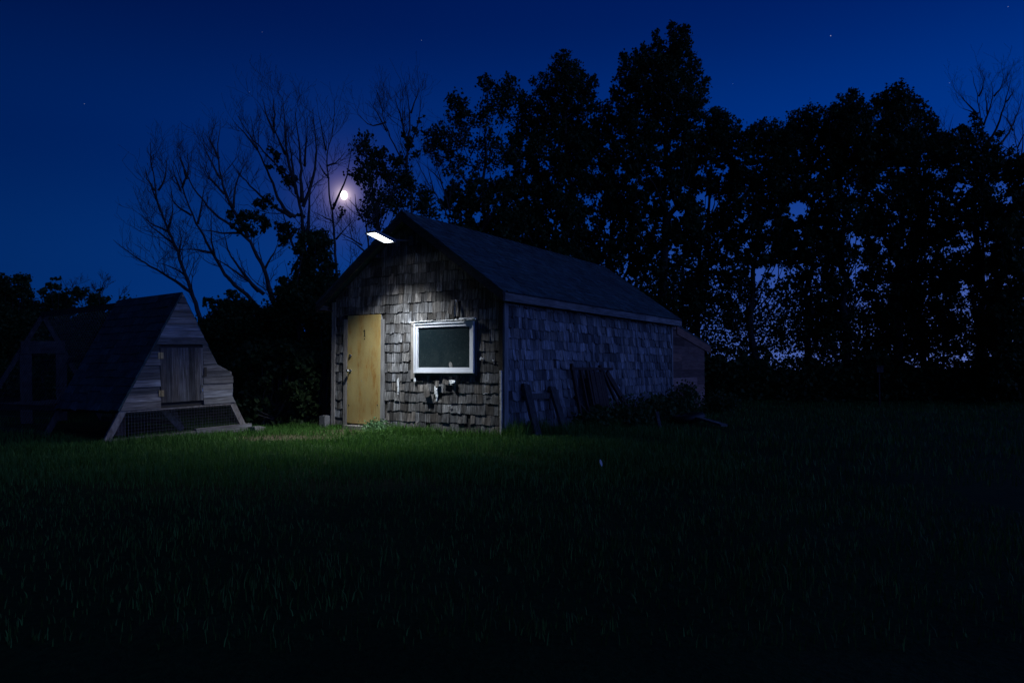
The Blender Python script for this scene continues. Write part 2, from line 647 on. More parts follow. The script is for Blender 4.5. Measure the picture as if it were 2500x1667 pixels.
# inner boarding: four walls behind the shingles, front one with a door and a window opening
b_ = MB()
T = .05
z_ = .02
fr = [(-W + .02, DX0 - .02, z_, ZE - .12), (DX1 + .02, WX0 + .03, z_, ZE - .12), (WX1 - .03, -.02, z_, ZE - .12),
      (DX0 - .02, DX1 + .02, DZ1 + .01, ZE - .12), (WX0 + .03, WX1 - .03, z_, WZ0 + .03), (WX0 + .03, WX1 - .03, WZ1 - .03, ZE - .12)]
for (x0, x1, z0, z1) in fr:
    b_.box(x0, x1, .0, T, z0, z1)
b_.add([(-W + .02, 0, ZE - .12), (-.02, 0, ZE - .12), (-.02, 0, rooftop(-.02)), (-W / 2, 0, rooftop(-W / 2)), (-W + .02, 0, rooftop(-W + .02)),
        (-W + .02, T, ZE - .12), (-.02, T, ZE - .12), (-.02, T, rooftop(-.02)), (-W / 2, T, rooftop(-W / 2)), (-W + .02, T, rooftop(-W + .02))],
       [(0, 1, 2, 3, 4), (9, 8, 7, 6, 5), (0, 5, 6, 1), (1, 6, 7, 2), (2, 7, 8, 3), (3, 8, 9, 4), (4, 9, 5, 0)])
b_.box(-T, 0, T + .002, L, .02, ZE - .14)
b_.box(-W + .02, -W + T + .02, T + .002, L, .02, ZE - .14)
b_.add([(-W + .02, L, .02), (-.02, L, .02), (-.02, L, rooftop(-.02)), (-W / 2, L, rooftop(-W / 2)), (-W + .02, L, rooftop(-W + .02))], [(4, 3, 2, 1, 0)])
b_.build('inner_boarding', M['backing'], shed)

s = MB()
shingle_field(s, -W + .085, -.075, .03, ZP, .1735, lambda a, z, o: (a, -o - .002, z), rooftop,
              [(DX0 - .10, DX1 + .095, -1, DZ1 + .015), (WX0 - .10, WX1 + .012, WZ0 - .035, WZ1 + .02),
               (-1.09, -.86, WZ1 + .02, 2.26), (-2.26, -2.19, .72, .90), (-1.40, -1.33, .60, .80)], seed=3)
s.build('front_wall', M['shingle'], shed)
s = MB()
shingle_field(s, .10, L - .09, .05, 2.30, .176, lambda a, z, o: (o + .002, a, z), None, (), wr=(.07, .2), thick=.022, miss=.014, jit=.016, seed=5)
s.build('side_wall', M['shingle_side'], shed)
s = MB()
shingle_field(s, .05, L - .05, .05, 2.30, .176, lambda a, z, o: (-W + .018 - o, a, z), None, (), seed=6)
s.build('side_wall', M['shingle_side'], shed)

# corner boards
t = MB()
t.box(-W - .004, -W + .083, -.034, -.003, .06, ZE - .10, .002)
t.build('corner_board', M['trim'], shed)
t = MB()
t.box(-.073, .006, -.034, -.003, .0, ZE - .20, .002)
t.build('corner_board', M['dark_trim'], shed)
t = MB()
t.box(.006, .038, -.02, .098, .04, ZE - .22, .002)
t.build('corner_board', M['trim'], shed)
t = MB()
t.box(.003, .036, L - .085, L + .01, .10, ZE - .22, .002)
t.build('corner_board', M['trim'], shed)

# roof
roof = MB()
Y0, Y1 = -OVF, L + .25
EZ = ZE - OVS * SLOPE
nrm = np.array([SLOPE, 0, 1]) / math.hypot(SLOPE, 1)
for sgn in (1, -1):
    def rp(a, tt, o, sgn=sgn):
        d_ = tt / math.hypot(1, SLOPE)
        x = OVS - d_
        z = EZ + d_ * SLOPE
        x, z = x + nrm[0] * o, z + nrm[2] * o
        return (x, a, z) if sgn > 0 else (-W - x, a, z)
    TL = (W / 2 + OVS) * math.hypot(1, SLOPE)
    q = [rp(Y0, 0, -.035), rp(Y1, 0, -.035), rp(Y1, TL, -.035), rp(Y0, TL, -.035), rp(Y0, 0, -.004), rp(Y1, 0, -.004), rp(Y1, TL, -.004), rp(Y0, TL, -.004)]
    roof.hexa(q)
    shingle_field(roof, Y0 - .015, Y1 + .01, -.015, TL - .01, .145, rp, None, (), wr=(.16, .32), thick=.007, miss=0, jit=.006, seed=11 + sgn)
roof_o = roof.build('roof', M['roofing'], shed)
rc = MB()
yy = Y0 - .02
while yy < Y1:
    ln = .30
    for sgn in (1, -1):
        c0, dn = np.array([-W / 2, 0, ZP + .012]), np.array([sgn * .13, 0, -.13 * SLOPE])
        p0, p1 = c0 + (0, yy, .006), c0 + (0, min(yy + ln, Y1 + .01), .0)
        rc.hexa([p0 - (0, 0, .008), p1 - (0, 0, .008), p1 + dn - (0, 0, .008), p0 + dn - (0, 0, .008), p0 + (0, 0, .006), p1, p1 + dn, p0 + dn + (0, 0, .006)])
    yy += ln - .05
rc.build('ridge_cap', M['roofing'], roof_o)
# rake boards (front and rear) and eave fascias
for yb in (Y0 + .004, Y1 - .03):
    for sgn in (1, -1):
        k = MB()
        xo = OVS if sgn > 0 else -W - OVS
        a, c0 = np.array([xo, yb, EZ - .045]), np.array([-W / 2, yb, ZP - .045])
        dz_ = np.array([0, 0, -.125])
        k.hexa([a + dz_, c0 + dz_, c0 + dz_ + (0, .026, 0), a + dz_ + (0, .026, 0), a, c0, c0 + (0, .026, 0), a + (0, .026, 0)])
        k.build('rake_board', M['rake'], roof_o)
for sgn in (1, -1):
    k = MB()
    xo = OVS if sgn > 0 else -W - OVS
    cuts = [Y0 + .035, 2.9, 5.6, Y1 - .035]
    for a, c0 in zip(cuts[:-1], cuts[1:]):
        k.box(xo - .013, xo + .013, a, c0 - .003, EZ - .155, EZ - .03, .002)
    k.build('fascia', M['trim_y'], roof_o)
    k = MB()
    if sgn > 0:
        k.box(.0, xo - .015, Y0 + .05, Y1 - .05, EZ - .15, EZ - .13)
    else:
        k.box(xo + .015, -W + .02, Y0 + .05, Y1 - .05, EZ - .15, EZ - .13)
    k.build('soffit', M['dark_trim'], roof_o)

# door
d = MB()
d.box(DX0, DX1, -.03, .012, DZ0, DZ1)
door = d.build('door', M['door'], shed)
bm_mod = door.modifiers.new('edge', 'BEVEL')
bm_mod.width = .004
bm_mod.segments = 2
k = MB()
k.disc((-3.385, -.030, 1.365), (0, -1, 0), .030, .014, 20, .006)
k.disc((-3.385, -.048, 1.365), (0, -1, 0), .016, .010, 14, .004)
k.build('deadbolt', M['steel'], door, True)
k = MB()
k.disc((-3.385, -.030, 1.085), (0, -1, 0), .032, .008, 20, .004)
k.disc((-3.385, -.038, 1.085), (0, -1, 0), .013, .035, 14)
k.tube([(-3.385, -.070 - .012 * u, 1.085) for u in range(6)], [.014, .027, .031, .031, .026, .008], 20)
k.build('door_knob', M['steel'], door, True)
k = MB()
cx, cz = -3.03, 1.725
k.box(cx - .008, cx + .008, -.0345, -.0305, cz, cz + .115)
k.add([(cx - .008, -.034, cz + .114), (cx - .008, -.034, cz + .088), (cx - .034, -.034, cz + .076), (cx - .034, -.034, cz + .09)], [(0, 1, 2, 3)])
k.box(cx - .022, cx + .022, -.034, -.0308, cz - .012, cz - .0005)
k.build('numeral', M['ink'], door)
k = MB()
k.disc((cx, -.030, 1.672), (0, -1, 0), .013, .006, 14)
k.build('peephole', M['ink'], door)
for px_, pz_ in ((DX0 + .05, .45), (DX1 - .06, .47)):
    k = MB()
    k.disc((px_, -.030, pz_), (0, -1, 0), .010, .006, 10, .003)
    k.build('bolt', M['rust'], door)
fr_ = MB()
fr_.box(DX0 - .094, DX0 - .006, -.036, -.003, .06, 2.05, .003)
fr_.box(DX1 + .008, DX1 + .092, -.030, -.003, .06, 2.02, .003)
fr_.box(DX0 - .006, DX0 - .001, -.012, .03, .06, 2.12)
fr_.box(DX1 + .001, DX1 + .008, -.012, .03, .06, 2.12)
fr_.build('door_frame', M['trim'], shed)
st = MB()
st.box(DX0 + .06, DX1 - .24, -.20, -.012, -.02, .085, .004)
st.build('doorstep', M['trim'], shed)
st = MB()
st.box(DX0 - .02, DX1 + .02, -.010, .06, .02, DZ0 - .008)
st.build('threshold', M['dark_trim'], shed)

# window: dark box standing out of the wall, white frame, sash and dusty pane
FO = -.062
k = MB()
k.box(WX0 - .012, WX1 + .035, FO + .03, -.002, WZ0 - .045, WZ0 - .004)
k.box(WX1 + .002, WX1 + .035, FO + .03, -.002, WZ0 - .002, WZ1 - .03)
k.box(WX0 - .012, WX0 - .002, FO + .03, -.002, WZ0 - .002, WZ1 - .03)
k.box(WX0 - .012, WX1 + .035, FO + .03, -.002, WZ1 - .028, WZ1 + .006)
win = k.build('window', M['teal'], shed)


def ring(mb, x0, x1, z0, z1, w, y0, y1):
    """mitred rectangular frame"""
    o = [(x0, z0), (x1, z0), (x1, z1), (x0, z1)]
    n_ = [(x0 + w, z0 + w), (x1 - w, z0 + w), (x1 - w, z1 - w), (x0 + w, z1 - w)]
    for i_ in range(4):
        j_ = (i_ + 1) % 4
        a, b2, c0, d0 = o[i_], o[j_], n_[j_], n_[i_]
        mb.hexa([(a[0], y1, a[1]), (b2[0], y1, b2[1]), (c0[0], y1, c0[1]), (d0[0], y1, d0[1]),
                 (a[0], y0, a[1]), (b2[0], y0, b2[1]), (c0[0], y0, c0[1]), (d0[0], y0, d0[1])])


k = MB()
ring(k, WX0, WX1, WZ0, WZ1, .030, FO - .012, FO + .028)
ring(k, WX0 + .0305, WX1 - .0305, WZ0 + .0305, WZ1 - .0305, .050, FO + .002, FO + .030)
ring(k, WX0 + .081, WX1 - .081, WZ0 + .081, WZ1 - .081, .012, FO + .014, FO + .030)
k.build('window_frame', M['vinyl'], win)
k = MB()
k.box(WX0 + .085, WX1 - .085, FO + .022, FO + .027, WZ0 + .085, WZ1 - .085)
k.build('pane', M['glass'], win)
k = MB()
ang = np.linspace(0, 2 * math.pi, 13)[:-1]
for yo_ in (0,):
    el = [(-1.036 + .036 * math.cos(q_) + .03 * math.sin(q_) * -.3, FO + .019 - .0, 1.185 + .055 * math.sin(q_)) for q_ in ang]
    el2 = [(a_x, b_y - .004, c_z) for (a_x, b_y, c_z) in el]
    k.add(el + el2, [tuple(range(11, -1, -1)), tuple(range(12, 24))] + [(i_, (i_ + 1) % 12, 12 + (i_ + 1) % 12, 12 + i_) for i_ in range(12)])
k.build('pale_oval', M['stone'], win)  # pale oval set on the pane for a pale shape inside the window
k = MB()
k.box(WX0 - .098, WX0 - .016, -.032, -.003, WZ0 - .10, WZ1 + .02, .004)
k.build('window_casing', M['trim'], win)
# pale shape standing behind the pane and torn shingles and filler round the window


def crumple(c, sz, n=18, seed=0, yoff=-.03):
    r = np.random.default_rng(seed)
    mb = MB()
    for _ in range(n):
        p0 = np.array(c) + r.uniform(-.5, .5, 3) * np.array(sz)
        bs = np.array(sz) * r.uniform(.12, .4)
        pts = []
        for kx in (0, 1):
            for (iy, iz) in ((-1, -1), (1, -1), (1, 1), (-1, 1)):
                pts.append(p0 + np.array([(kx * 2 - 1) * bs[0], iy * bs[1], iz * bs[2]]) * r.uniform(.5, 1.2, 3))
        mb.hexa([pts[0], pts[4], pts[5], pts[1], pts[3], pts[7], pts[6], pts[2]])
    return mb


for ii, (c_, s_, n_) in enumerate([((-2.225, -.012, .815), (.035, .012, .20), 14), ((-1.365, -.016, .73), (.05, .014, .13), 12),
                                   ((-1.345, -.016, .63), (.035, .014, .10), 9), ((-.99, -.04, .91), (.10, .04, .035), 10),
                                   ((-1.09, -.022, .885), (.10, .015, .045), 7),
                                   ((-.66, -.095, 1.955), (.24, .05, .03), 26), ((-.92, -.03, 1.955), (.04, .03, .03), 5), ((-.955, -.022, 2.14), (.035, .02, .22), 9),
                                   ((-1.26, -.07, 1.945), (.8, .025, .012), 9),
                                   ((-.40, -.03, 1.30), (.05, .014, .02), 5), ((-.43, -.03, 1.29), (.03, .014, .03), 4), ((-.185, -.03, 1.265), (.02, .014, .04), 4),
                                   ((-1.82, -.03, 1.50), (.02, .014, .06), 5), ((-1.82, -.035, .95), (.03, .014, .07), 6),
                                   ((-.34, -.03, .72), (.10, .012, .012), 4), ((-.30, -.03, .93), (.05, .012, .012), 3), ((-1.07, -.03, .50), (.07, .012, .018), 4)]):
    crumple((c_[0], c_[1] - .008, c_[2]), s_, n_, 40 + ii).build('torn_filler', M['foam'], shed)


def loose(cx, cz, w, h, ang, tilt, y=-.045):
    """one shingle hanging loose"""
    mb = MB()
    ca, sa = math.cos(ang), math.sin(ang)
    pts = []
    for o in (0, .008):
        for (u, v_) in ((-w / 2, -h / 2), (w / 2, -h / 2), (w / 2, h / 2), (-w / 2, h / 2)):
            x = u * ca - v_ * sa
            z = u * sa + v_ * ca
            pts.append((cx + x, y - o - tilt * (h / 2 - v_), cz + z))
    mb.hexa(pts)
    return mb


for args in ((-1.545, .74, .125, .21, .38, .10), (-1.02, 2.17, .10, .24, -.22, .12), (-.885, 2.13, .05, .26, .18, .16), (-1.135, .90, .12, .07, -.25, .15),
             (-1.88, .075, .09, .2, .25, .1), (-1.80, .10, .05, .22, -.3, .16), (-1.32, .87, .08, .10, .1, .1)):
    loose(*args).build('loose_shingle', M['shingle'], shed)
k = crumple((-.78, .0, 1.22), (.09, .012, .1), 3, 9)

# lean-to at the back
k = MB()
YA = L + .03
yb, zb = 10.35, 1.72
rowsz = np.arange(.08, 2.3, .205)


def atop(y):
    return 2.25 - (y - 7.87) * .159 - .02


for z0 in rowsz:
    z1 = z0 + .203
    cuts = [YA + .02, YA + .02 + rng.uniform(.5, 1.9), 10.34]
    for a, c0 in zip(cuts[:-1], cuts[1:]):
        t0, t1 = min(z1, atop(a)), min(z1, atop(c0))
        if t0 < z0 + .01:
            continue
        if t1 < z0 + .01:
            c0 = a + (atop(a) - z0 - .01) / .159
            t1 = min(z1, atop(c0))
            if c0 - a < .05:
                continue
        o = rng.uniform(0, .004)
        k.hexa([(-.02, a, z0), (.012 + o, a, z0), (.012 + o, c0 - .003, z0), (-.02, c0 - .003, z0), (-.02, a, t0), (.006 + o, a, t0), (.006 + o, c0 - .003, t1), (-.02, c0 - .003, t1)])
k.box(-W + .1, -.025, 10.30, 10.34, .08, 1.80)
k.box(-W + .1, -W + .14, YA + .02, 10.29, .08, 1.80)
lt = k.build('lean_to', M['red_board'], shed)
tag(lt, 'reddish board lean-to against the rear of the shed')
k = MB()
q0 = np.array([0, YA + .255, 2.30 - .042])
q1 = np.array([0, 10.88, 1.80])
x0, x1 = -W, .04
k.hexa([(x0, q0[1], q0[2] - .035), (x1, q0[1], q0[2] - .035), (x1, q1[1], q1[2] - .035), (x0, q1[1], q1[2] - .035),
        (x0, q0[1], q0[2]), (x1, q0[1], q0[2]), (x1, q1[1], q1[2]), (x0, q1[1], q1[2])])
k.build('roof', M['roofing'], lt)
k = MB()
k.hexa([(x1 - .03, YA + .28, 2.21 - .20), (x1 - .002, YA + .28, 2.21 - .20), (x1 - .002, 10.86, 1.762 - .20), (x1 - .03, 10.86, 1.762 - .20),
        (x1 - .03, YA + .28, 2.21), (x1 - .002, YA + .28, 2.21), (x1 - .002, 10.86, 1.762), (x1 - .03, 10.86, 1.762)])
k.build('fascia', M['red_board'], lt)

# ------------------------------------------------------------------ wall lamp
lamp = empty('wall_lamp', (0, 0, 0), mat=SHED_M @ Matrix.Translation((-1.938, -.26, 3.33)),
             label='lit white floodlight on an arm under the shed gable peak', cat='lamp')
tilt = math.atan2(.085, .428)


def lpt(u, a, h):
    """lamp body: u outwards from the inner end, a across, h up from the panel face"""
    return (a, -.33 - u * math.cos(tilt) - h * math.sin(tilt) * 0 + h * math.sin(tilt), -.047 + u * math.sin(tilt) + h * math.cos(tilt))


k = MB()
LW, LL = .122, .50
prof = [(-.03, 1.0, 0), (LL - .035, 1.0, 0)]
k.hexa([lpt(-.03, -LW, .0), lpt(LL - .03, -LW, .0), lpt(LL - .03, LW, .0), lpt(-.03, LW, .0),
        lpt(-.02, -LW * .93, .05), lpt(LL - .05, -LW * .93, .035), lpt(LL - .05, LW * .93, .035), lpt(-.02, LW * .93, .05)])
k.hexa([lpt(.08, -.05, .0505), lpt(.26, -.05, .045), lpt(.26, .05, .045), lpt(.08, .05, .0505), lpt(.09, -.04, .072), lpt(.25, -.04, .066), lpt(.25, .04, .066), lpt(.09, .04, .072)])
for sx_ in (-1, 1):          # rim round the light panel
    k.hexa([lpt(-.03, sx_ * LW * .82, -.012), lpt(LL - .03, sx_ * LW * .82, -.012), lpt(LL - .03, sx_ * LW, -.012), lpt(-.03, sx_ * LW, -.012),
            lpt(-.03, sx_ * LW * .82, -.001), lpt(LL - .03, sx_ * LW * .82, -.001), lpt(LL - .03, sx_ * LW, -.001), lpt(-.03, sx_ * LW, -.001)])
k.build('housing', M['black_metal'], lamp)
k = MB()
pw, pl = .096, .436
nseg = 4
for sgi in range(nseg):
    a0, a1 = .0 + sgi * pl / nseg, .0 + (sgi + 1) * pl / nseg - .004
    k.hexa([lpt(a0, -pw, -.006), lpt(a1, -pw, -.006), lpt(a1, pw, -.006), lpt(a0, pw, -.006), lpt(a0, -pw, -.001), lpt(a1, -pw, -.001), lpt(a1, pw, -.001), lpt(a0, pw, -.001)])
k.build('light_panel', M['led'], lamp)
k = MB()
k.tube([(0, .235, .06), (0, .0, .03), (0, -.30, -.015), (0, -.36, -.02)], .018, 10)
k.box(-.05, .05, .225, .245, -.02, .14)
k.build('bracket_arm', M['black_metal'], lamp)
sd = bpy.data.lights.new('lamp_beam', 'SPOT')
sd.energy = LAMP_SPOT_W
sd.spot_size = math.radians(LAMP_SPOT_ANGLE)
sd.spot_blend = 1.0
sd.shadow_soft_size = .10
sd.color = LAMP_COL
so = bpy.data.objects.new('lamp_beam', sd)
COL.objects.link(so)
so.parent = lamp
so.location = lpt(.21, 0, -.03)
so.rotation_euler = (math.radians(-7), 0, 0)

# ------------------------------------------------------------------ things at the shed
k = MB()
for z0 in np.arange(0, 1.10, .055):
    k.box(-.006 + .005 * math.sin(z0 * 3), .030 + .005 * math.sin(z0 * 3), -.062, -.038, z0, z0 + .053, .0015)
o = k.build('measuring_stake', M['pale_wood'])
o.matrix_world = SHED_M @ Matrix.Translation((-.03, 0, 0))
tag(o, 'thin pale notched stake standing upright at the front right corner of the shed', 'stake')

tr = empty('timber_trestle', (0, 0, 0), mat=SHED_M @ Matrix.Translation((.35, .9, 0)),
           label='low trestle of two broad grey boards and a crosspiece leaning on the side wall', cat='trestle')
off = np.array([.35, .9, 0])
for (tp, bt) in (((.07, .58, .86), (.42, .40, -.02)), ((.07, 1.48, .80), (.42, 1.36, -.02))):
    k = MB()
    k.beam(np.array(tp) - off, np.array(bt) - off, .19, .05, (0, 1, 0))
    k.build('leg_board', M['run_beam'], tr)
k = MB()
k.beam(np.array((.085, .60, .66)) - off, np.array((.085, 1.40, .645)) - off, .10, .03, (0, 0, 1))
k.build('crosspiece', M['coop_hatch'], tr)

fr2 = empty('implement_frame', (0, 0, 0), mat=SHED_M @ Matrix.Translation((.3, 2.9, 0)),
            label='black rusty iron implement frame propped against the shingled side wall', cat='iron frame')
off = np.array([.3, 2.9, 0])


def P3(x, y, z):
    return np.array([x, y, z]) - off


k = MB()
k.beam(P3(.22, 1.92, 1.13), P3(.22, 3.72, 1.12), .05, .05)
k.build('top_bar', M['rust'], fr2)
for (y0, y1, z1, wd_) in ((1.98, 2.02, 1.22, .07), (2.32, 2.36, 1.14, .05), (2.58, 2.62, 1.12, .06), (3.18, 3.30, 1.20, .08)):
    k = MB()
    k.beam(P3(.20, y0, z1), P3(.42, y1, .0), wd_, .05, (0, 1, 0))
    k.build('upright', M['rust'], fr2)
for (a, c0, wd_) in (((.22, 3.45, 1.05), (.55, 4.15, .02), .16), ((.22, 3.22, 1.12), (.5, 3.75, .02), .07), ((.25, 2.0, .62), (.45, 2.5, .05), .05)):
    k = MB()
    k.beam(P3(*a), P3(*c0), wd_, .05, (0, 1, 0))
    k.build('brace', M['rust'], fr2)
for i_ in range(6):
    k = MB()
    y0 = 2.68 + i_ * .095
    k.beam(P3(.235, y0, 1.09 + rng.uniform(-.04, .02)), P3(.43, y0 + .03, .02), .085, .025, (0, 1, 0))
    k.build('slat', M['rust'], fr2)

# old gate between the shed and the hedge
gt_ = empty('garden_gate', (0, 0, 0), mat=SHED_M @ Matrix.Translation((-W - .12, .12, 0)),
            label='dark old gate frame with a reddish post beside the shed', cat='gate')
k = MB()
k.box(-.035, .035, -.03, .03, 0, 1.47, .003)
k.build('post', M['red_board'], gt_)
k = MB()
k.beam((-.05, .0, 1.46), (-.55, .25, 1.44), .075, .04)
k.build('top_rail', M['dark_trim'], gt_)
k = MB()
k.beam((-.04, .02, 1.36), (-.30, .16, .78), .06, .035, (1, 0, 0))
k.build('brace', M['dark_trim'], gt_)
k = MB()
k.beam((-.50, .25, 1.40), (-.50, .25, .0), .06, .05, (1, 0, 0))
k.build('post', M['dark_trim'], gt_)
k = MB()
k.box(-.075, .075, -.09, .05, -.02, .235, .006)
o = k.build('concrete_block', M['concrete'])
o.matrix_world = SHED_M @ Matrix.Translation((-W - .115, -.06, 0))
tag(o, 'small upright grey concrete block at the left foot of the shed', 'block')
k = MB()
k.box(-.34, -.0, -.04, .04, -.01, .09, .006)
o = k.build('timber_offcut', M['dark_trim'])
o.matrix_world = SHED_M @ Matrix.Translation((-W - .22, .03, 0))
tag(o, 'short dark timber lying on the ground left of the concrete block', 'timber')

# scrap on the right of the shed
k = MB()
a, c0 = at(1700, 1030, 15.2), at(1768, 1049, 13.9)
a[2], c0[2] = .13, .06
k.beam(a, c0, .13, .04, (1, .2, 0))
o = k.build('fallen_plank', M['trim_y'])
tag(o, 'pale plank lying on the dark ground right of the shed', 'plank')
k = MB()
a, c0 = at(1604, 1005, 14.4), at(1612, 1041, 14.2)
c0[2] = -.02
k.beam(a, c0, .06, .025, (1, 0, 0))
o = k.build('upright_plank', M['coop_hatch'])
tag(o, 'short pale board sticking up out of the weeds near the shed rear corner', 'board')
k = MB()
ctr = at(1680, 1028, 15.4)
ang = np.linspace(0, 2 * math.pi, 25)
k.tube([(ctr[0] + .27 * math.cos(q_), 15.4 + .27 * math.sin(q_), .10 + .04 * math.cos(q_)) for q_ in ang], .085, 10)
o = k.build('old_tyre', M['ink'], smooth=True)
tag(o, 'dark round old tyre lying behind the fallen plank', 'tyre')

# dry leaf in the grass
k = MB()
p0 = at(1470, 1150, 8.27)
z0 = .03
n_ = 7
L_, R_ = [], []
for i_ in range(n_):
    u = i_ / (n_ - 1)
    w_ = .014 * math.sin(math.pi * min(max(u, .04), .96)) ** .7
    L_.append((p0[0] - w_ - .02 * u, 8.27 + .012 * math.sin(u * 3), z0 + .08 * u))
    R_.append((p0[0] + w_ - .02 * u, 8.28 + .012 * math.sin(u * 3), z0 + .08 * u))
k.add(L_ + R_, [(i_, i_ + n_, i_ + n_ + 1, i_ + 1) for i_ in range(n_ - 1)])
o = k.build('dry_leaf', M['dry_leaf'])
tag(o, 'single pale dry leaf standing in the dark lawn', 'leaf')

# nest box on a post among the right hand trees
nb = empty('bird_box', (at(2147, 960, 22)[0], 22, 0), label='small box on a thin post under the trees far right', cat='bird box')
k = MB()
k.box(-.022, .022, -.022, .022, 0, 1.02)
k.build('post', M['rust'], nb)
k = MB()
k.box(-.11, .09, -.09, .09, 1.02, 1.20, .004)
k.build('box', M['run_beam'], nb)
k = MB()
k.box(-.14, .12, -.13, .12, 1.202, 1.225, .004)
k.build('lid', M['dark_trim'], nb)

# ------------------------------------------------------------------ chicken coop with its run
cyaw, crx, cry = .959, -.011, -.029
CO = (-6.147, 11.066, .007)
WD, CH, L1, L2, AX, ZS = 2.504, 2.316, 2.042, 5.076, 1.319, .462
CM = Matrix.Translation(CO) @ Matrix.Rotation(cyaw, 4, 'Z') @ Matrix.Rotation(crx, 4, 'X') @ Matrix.Rotation(cry, 4, 'Y')
coop = empty('chicken_coop', (0, 0, 0), mat=CM, label='grey timber A-frame chicken coop with a plank hatch and open run', cat='chicken coop')


def xl(z):
    return AX * z / CH


def xr(z):
    return WD + (AX - WD) * z / CH


k = MB()
HX0, HX1, HZ0, HZ1 = .915, 1.66, .54, 1.433
z = ZS
kk = 0
while z < CH - .02:
    h = .118 if z < .6 else .112
    z1 = min(z + h, CH)
    yo = -.004 + .008 * ((kk * 7) % 3 - 1)

    def nest(zz):
        if 1.104 >= zz > 1.0:
            return xr(zz) + (1.104 - zz) / .104 * (2.225 - xr(1.0))
        if 1.0 >= zz >= .60:
            return 2.225
        return xr(zz)

    segs = [(0, 1)]
    lo0, lo1, hi0, hi1 = xl(z), xl(z1), nest(z), nest(z1)
    if z1 > 1.0 > z:
        hi1 = nest(z1)
    if z1 <= HZ0 + .02 or z >= HZ1 - .02:
        quads = [(lo0, hi0, lo1, hi1)]
    else:
        quads = [(lo0, HX0 - .004, lo1, HX0 - .004), (HX1 + .004, hi0, HX1 + .004, hi1)]
    for (a0, b0, a1, b1) in quads:
        f = -.012 + yo
        zz1 = z1 - .004
        k.hexa([(a0, f - .006, z), (b0, f - .006, z), (b0, .018, z), (a0, .018, z), (a1, f + .002, zz1), (b1, f + .002, zz1), (b1, .018, zz1), (a1, .018, zz1)])
    z = z1
    kk += 1
k.build('gable_wall', M['coop_board'], coop)
k = MB()
k.add([(xl(ZS), .024, ZS), (xr(ZS), .024, ZS), (AX, .024, CH - .02)], [(0, 1, 2)])
k.add([(xl(ZS) + .03, L1 - .03, ZS), (xr(ZS) - .03, L1 - .03, ZS), (AX, L1 - .03, CH - .06)], [(2, 1, 0)])
k.box(xl(ZS) + .05, xr(ZS) - .05, .03, L1 - .04, ZS - .05, ZS - .02)
k.build('floor', M['backing'], coop)
# hatch
k = MB()
x = HX0
wds = [.10, .09, .13, .17, .11, .08, .065]
for w_ in wds:
    x1 = min(x + w_ - .003, HX1)
    k.box(x, x1, -.022 + rng.uniform(-.002, .002), .012, HZ0 + .004, HZ1 - .008)
    x += w_
hatch = k.build('hatch_door', M['coop_hatch'], coop)
for hz in (1.30, .695):
    k = MB()
    k.box(HX0 - .038, HX0 - .003, -.030, -.020, hz - .05, hz + .05)
    k.box(HX0 + .003, HX0 + .045, -.034, -.025, hz - .05, hz + .05)
    k.disc((HX0, -.034, hz - .05), (0, 0, 1), .007, .10, 8)
    for dz_ in (-.03, 0, .03):
        k.disc((HX0 - .022, -.030, hz + dz_), (0, -1, 0), .006, .003, 8)
        k.disc((HX0 + .026, -.034, hz + dz_), (0, -1, 0), .006, .003, 8)
    k.build('hinge', M['brass'], hatch)
k = MB()
k.tube([(1.615, -.022, .80), (1.62, -.055, .79), (1.62, -.055, .70), (1.615, -.022, .69)], .008, 8)
k.build('handle', M['steel'], hatch)
k = MB()
k.box(1.672, 1.712, -.036, -.0225, .94, 1.09, .003)
k.box(1.64, 1.672, -.034, -.0225, .93, .955)
k.build('latch', M['dark_trim'], coop)
# roof slopes
for sgn in (0, 1):
    k = MB()
    fx = xl if sgn == 0 else xr
    dirx = -1 if sgn == 0 else 1
    nn = np.array([dirx * CH, 0, AX if sgn == 0 else WD - AX])
    nn = nn / np.linalg.norm(nn)
    zb0 = ZS - .01

    def cp(a, tt, o, fx=fx, nn=nn, zb0=zb0):
        zz = zb0 + tt
        return np.array([fx(zz), a, zz]) + nn * o

    zt = CH - zb0 + .015
    ya = -.02 if sgn == 0 else .026
    k.hexa([cp(ya, 0, .002), cp(L1, 0, .002), cp(L1, zt, .002), cp(ya, zt, .002), cp(ya, 0, .02), cp(L1, 0, .02), cp(L1, zt, .02), cp(ya, zt, .02)])
    shingle_field(k, ya - .005, L1 + .015, 0, zt, .125, lambda a, tt, o, cp=cp: cp(a, tt, o + .022), None, (), wr=(.2, .4), thick=.008, miss=0, jit=.006, seed=30 + sgn)
    k.build('roof', M['roofing'], coop)
# nest box body
k = MB()
pts = [(xr(1.104) + .012, 1.104), (2.229, .998), (2.222, .596), (xr(.56) + .01, .56)]
k.add([(p[0], .02, p[1]) for p in pts] + [(p[0], L1 - .3, p[1]) for p in pts], [(0, 1, 2, 3), (7, 6, 5, 4), (0, 4, 5, 1), (1, 5, 6, 2), (2, 6, 7, 3), (3, 7, 4, 0)])
k.build('nest_box', M['coop_board'], coop)
# legs, sills and beams


def rafter(fx, y, z0, z1, name='leg', w=.115, t=.045, mat='coop_beam'):
    kk_ = MB()
    s_ = 1 if fx is xl else -1
    kk_.hexa([(fx(z0), y, z0), (fx(z0) + s_ * w, y, z0), (fx(z0) + s_ * w, y + t, z0), (fx(z0), y + t, z0),
              (fx(z1), y, z1), (fx(z1) + s_ * w, y, z1), (fx(z1) + s_ * w, y + t, z1), (fx(z1), y + t, z1)])
    kk_.build(name, M[mat], coop)


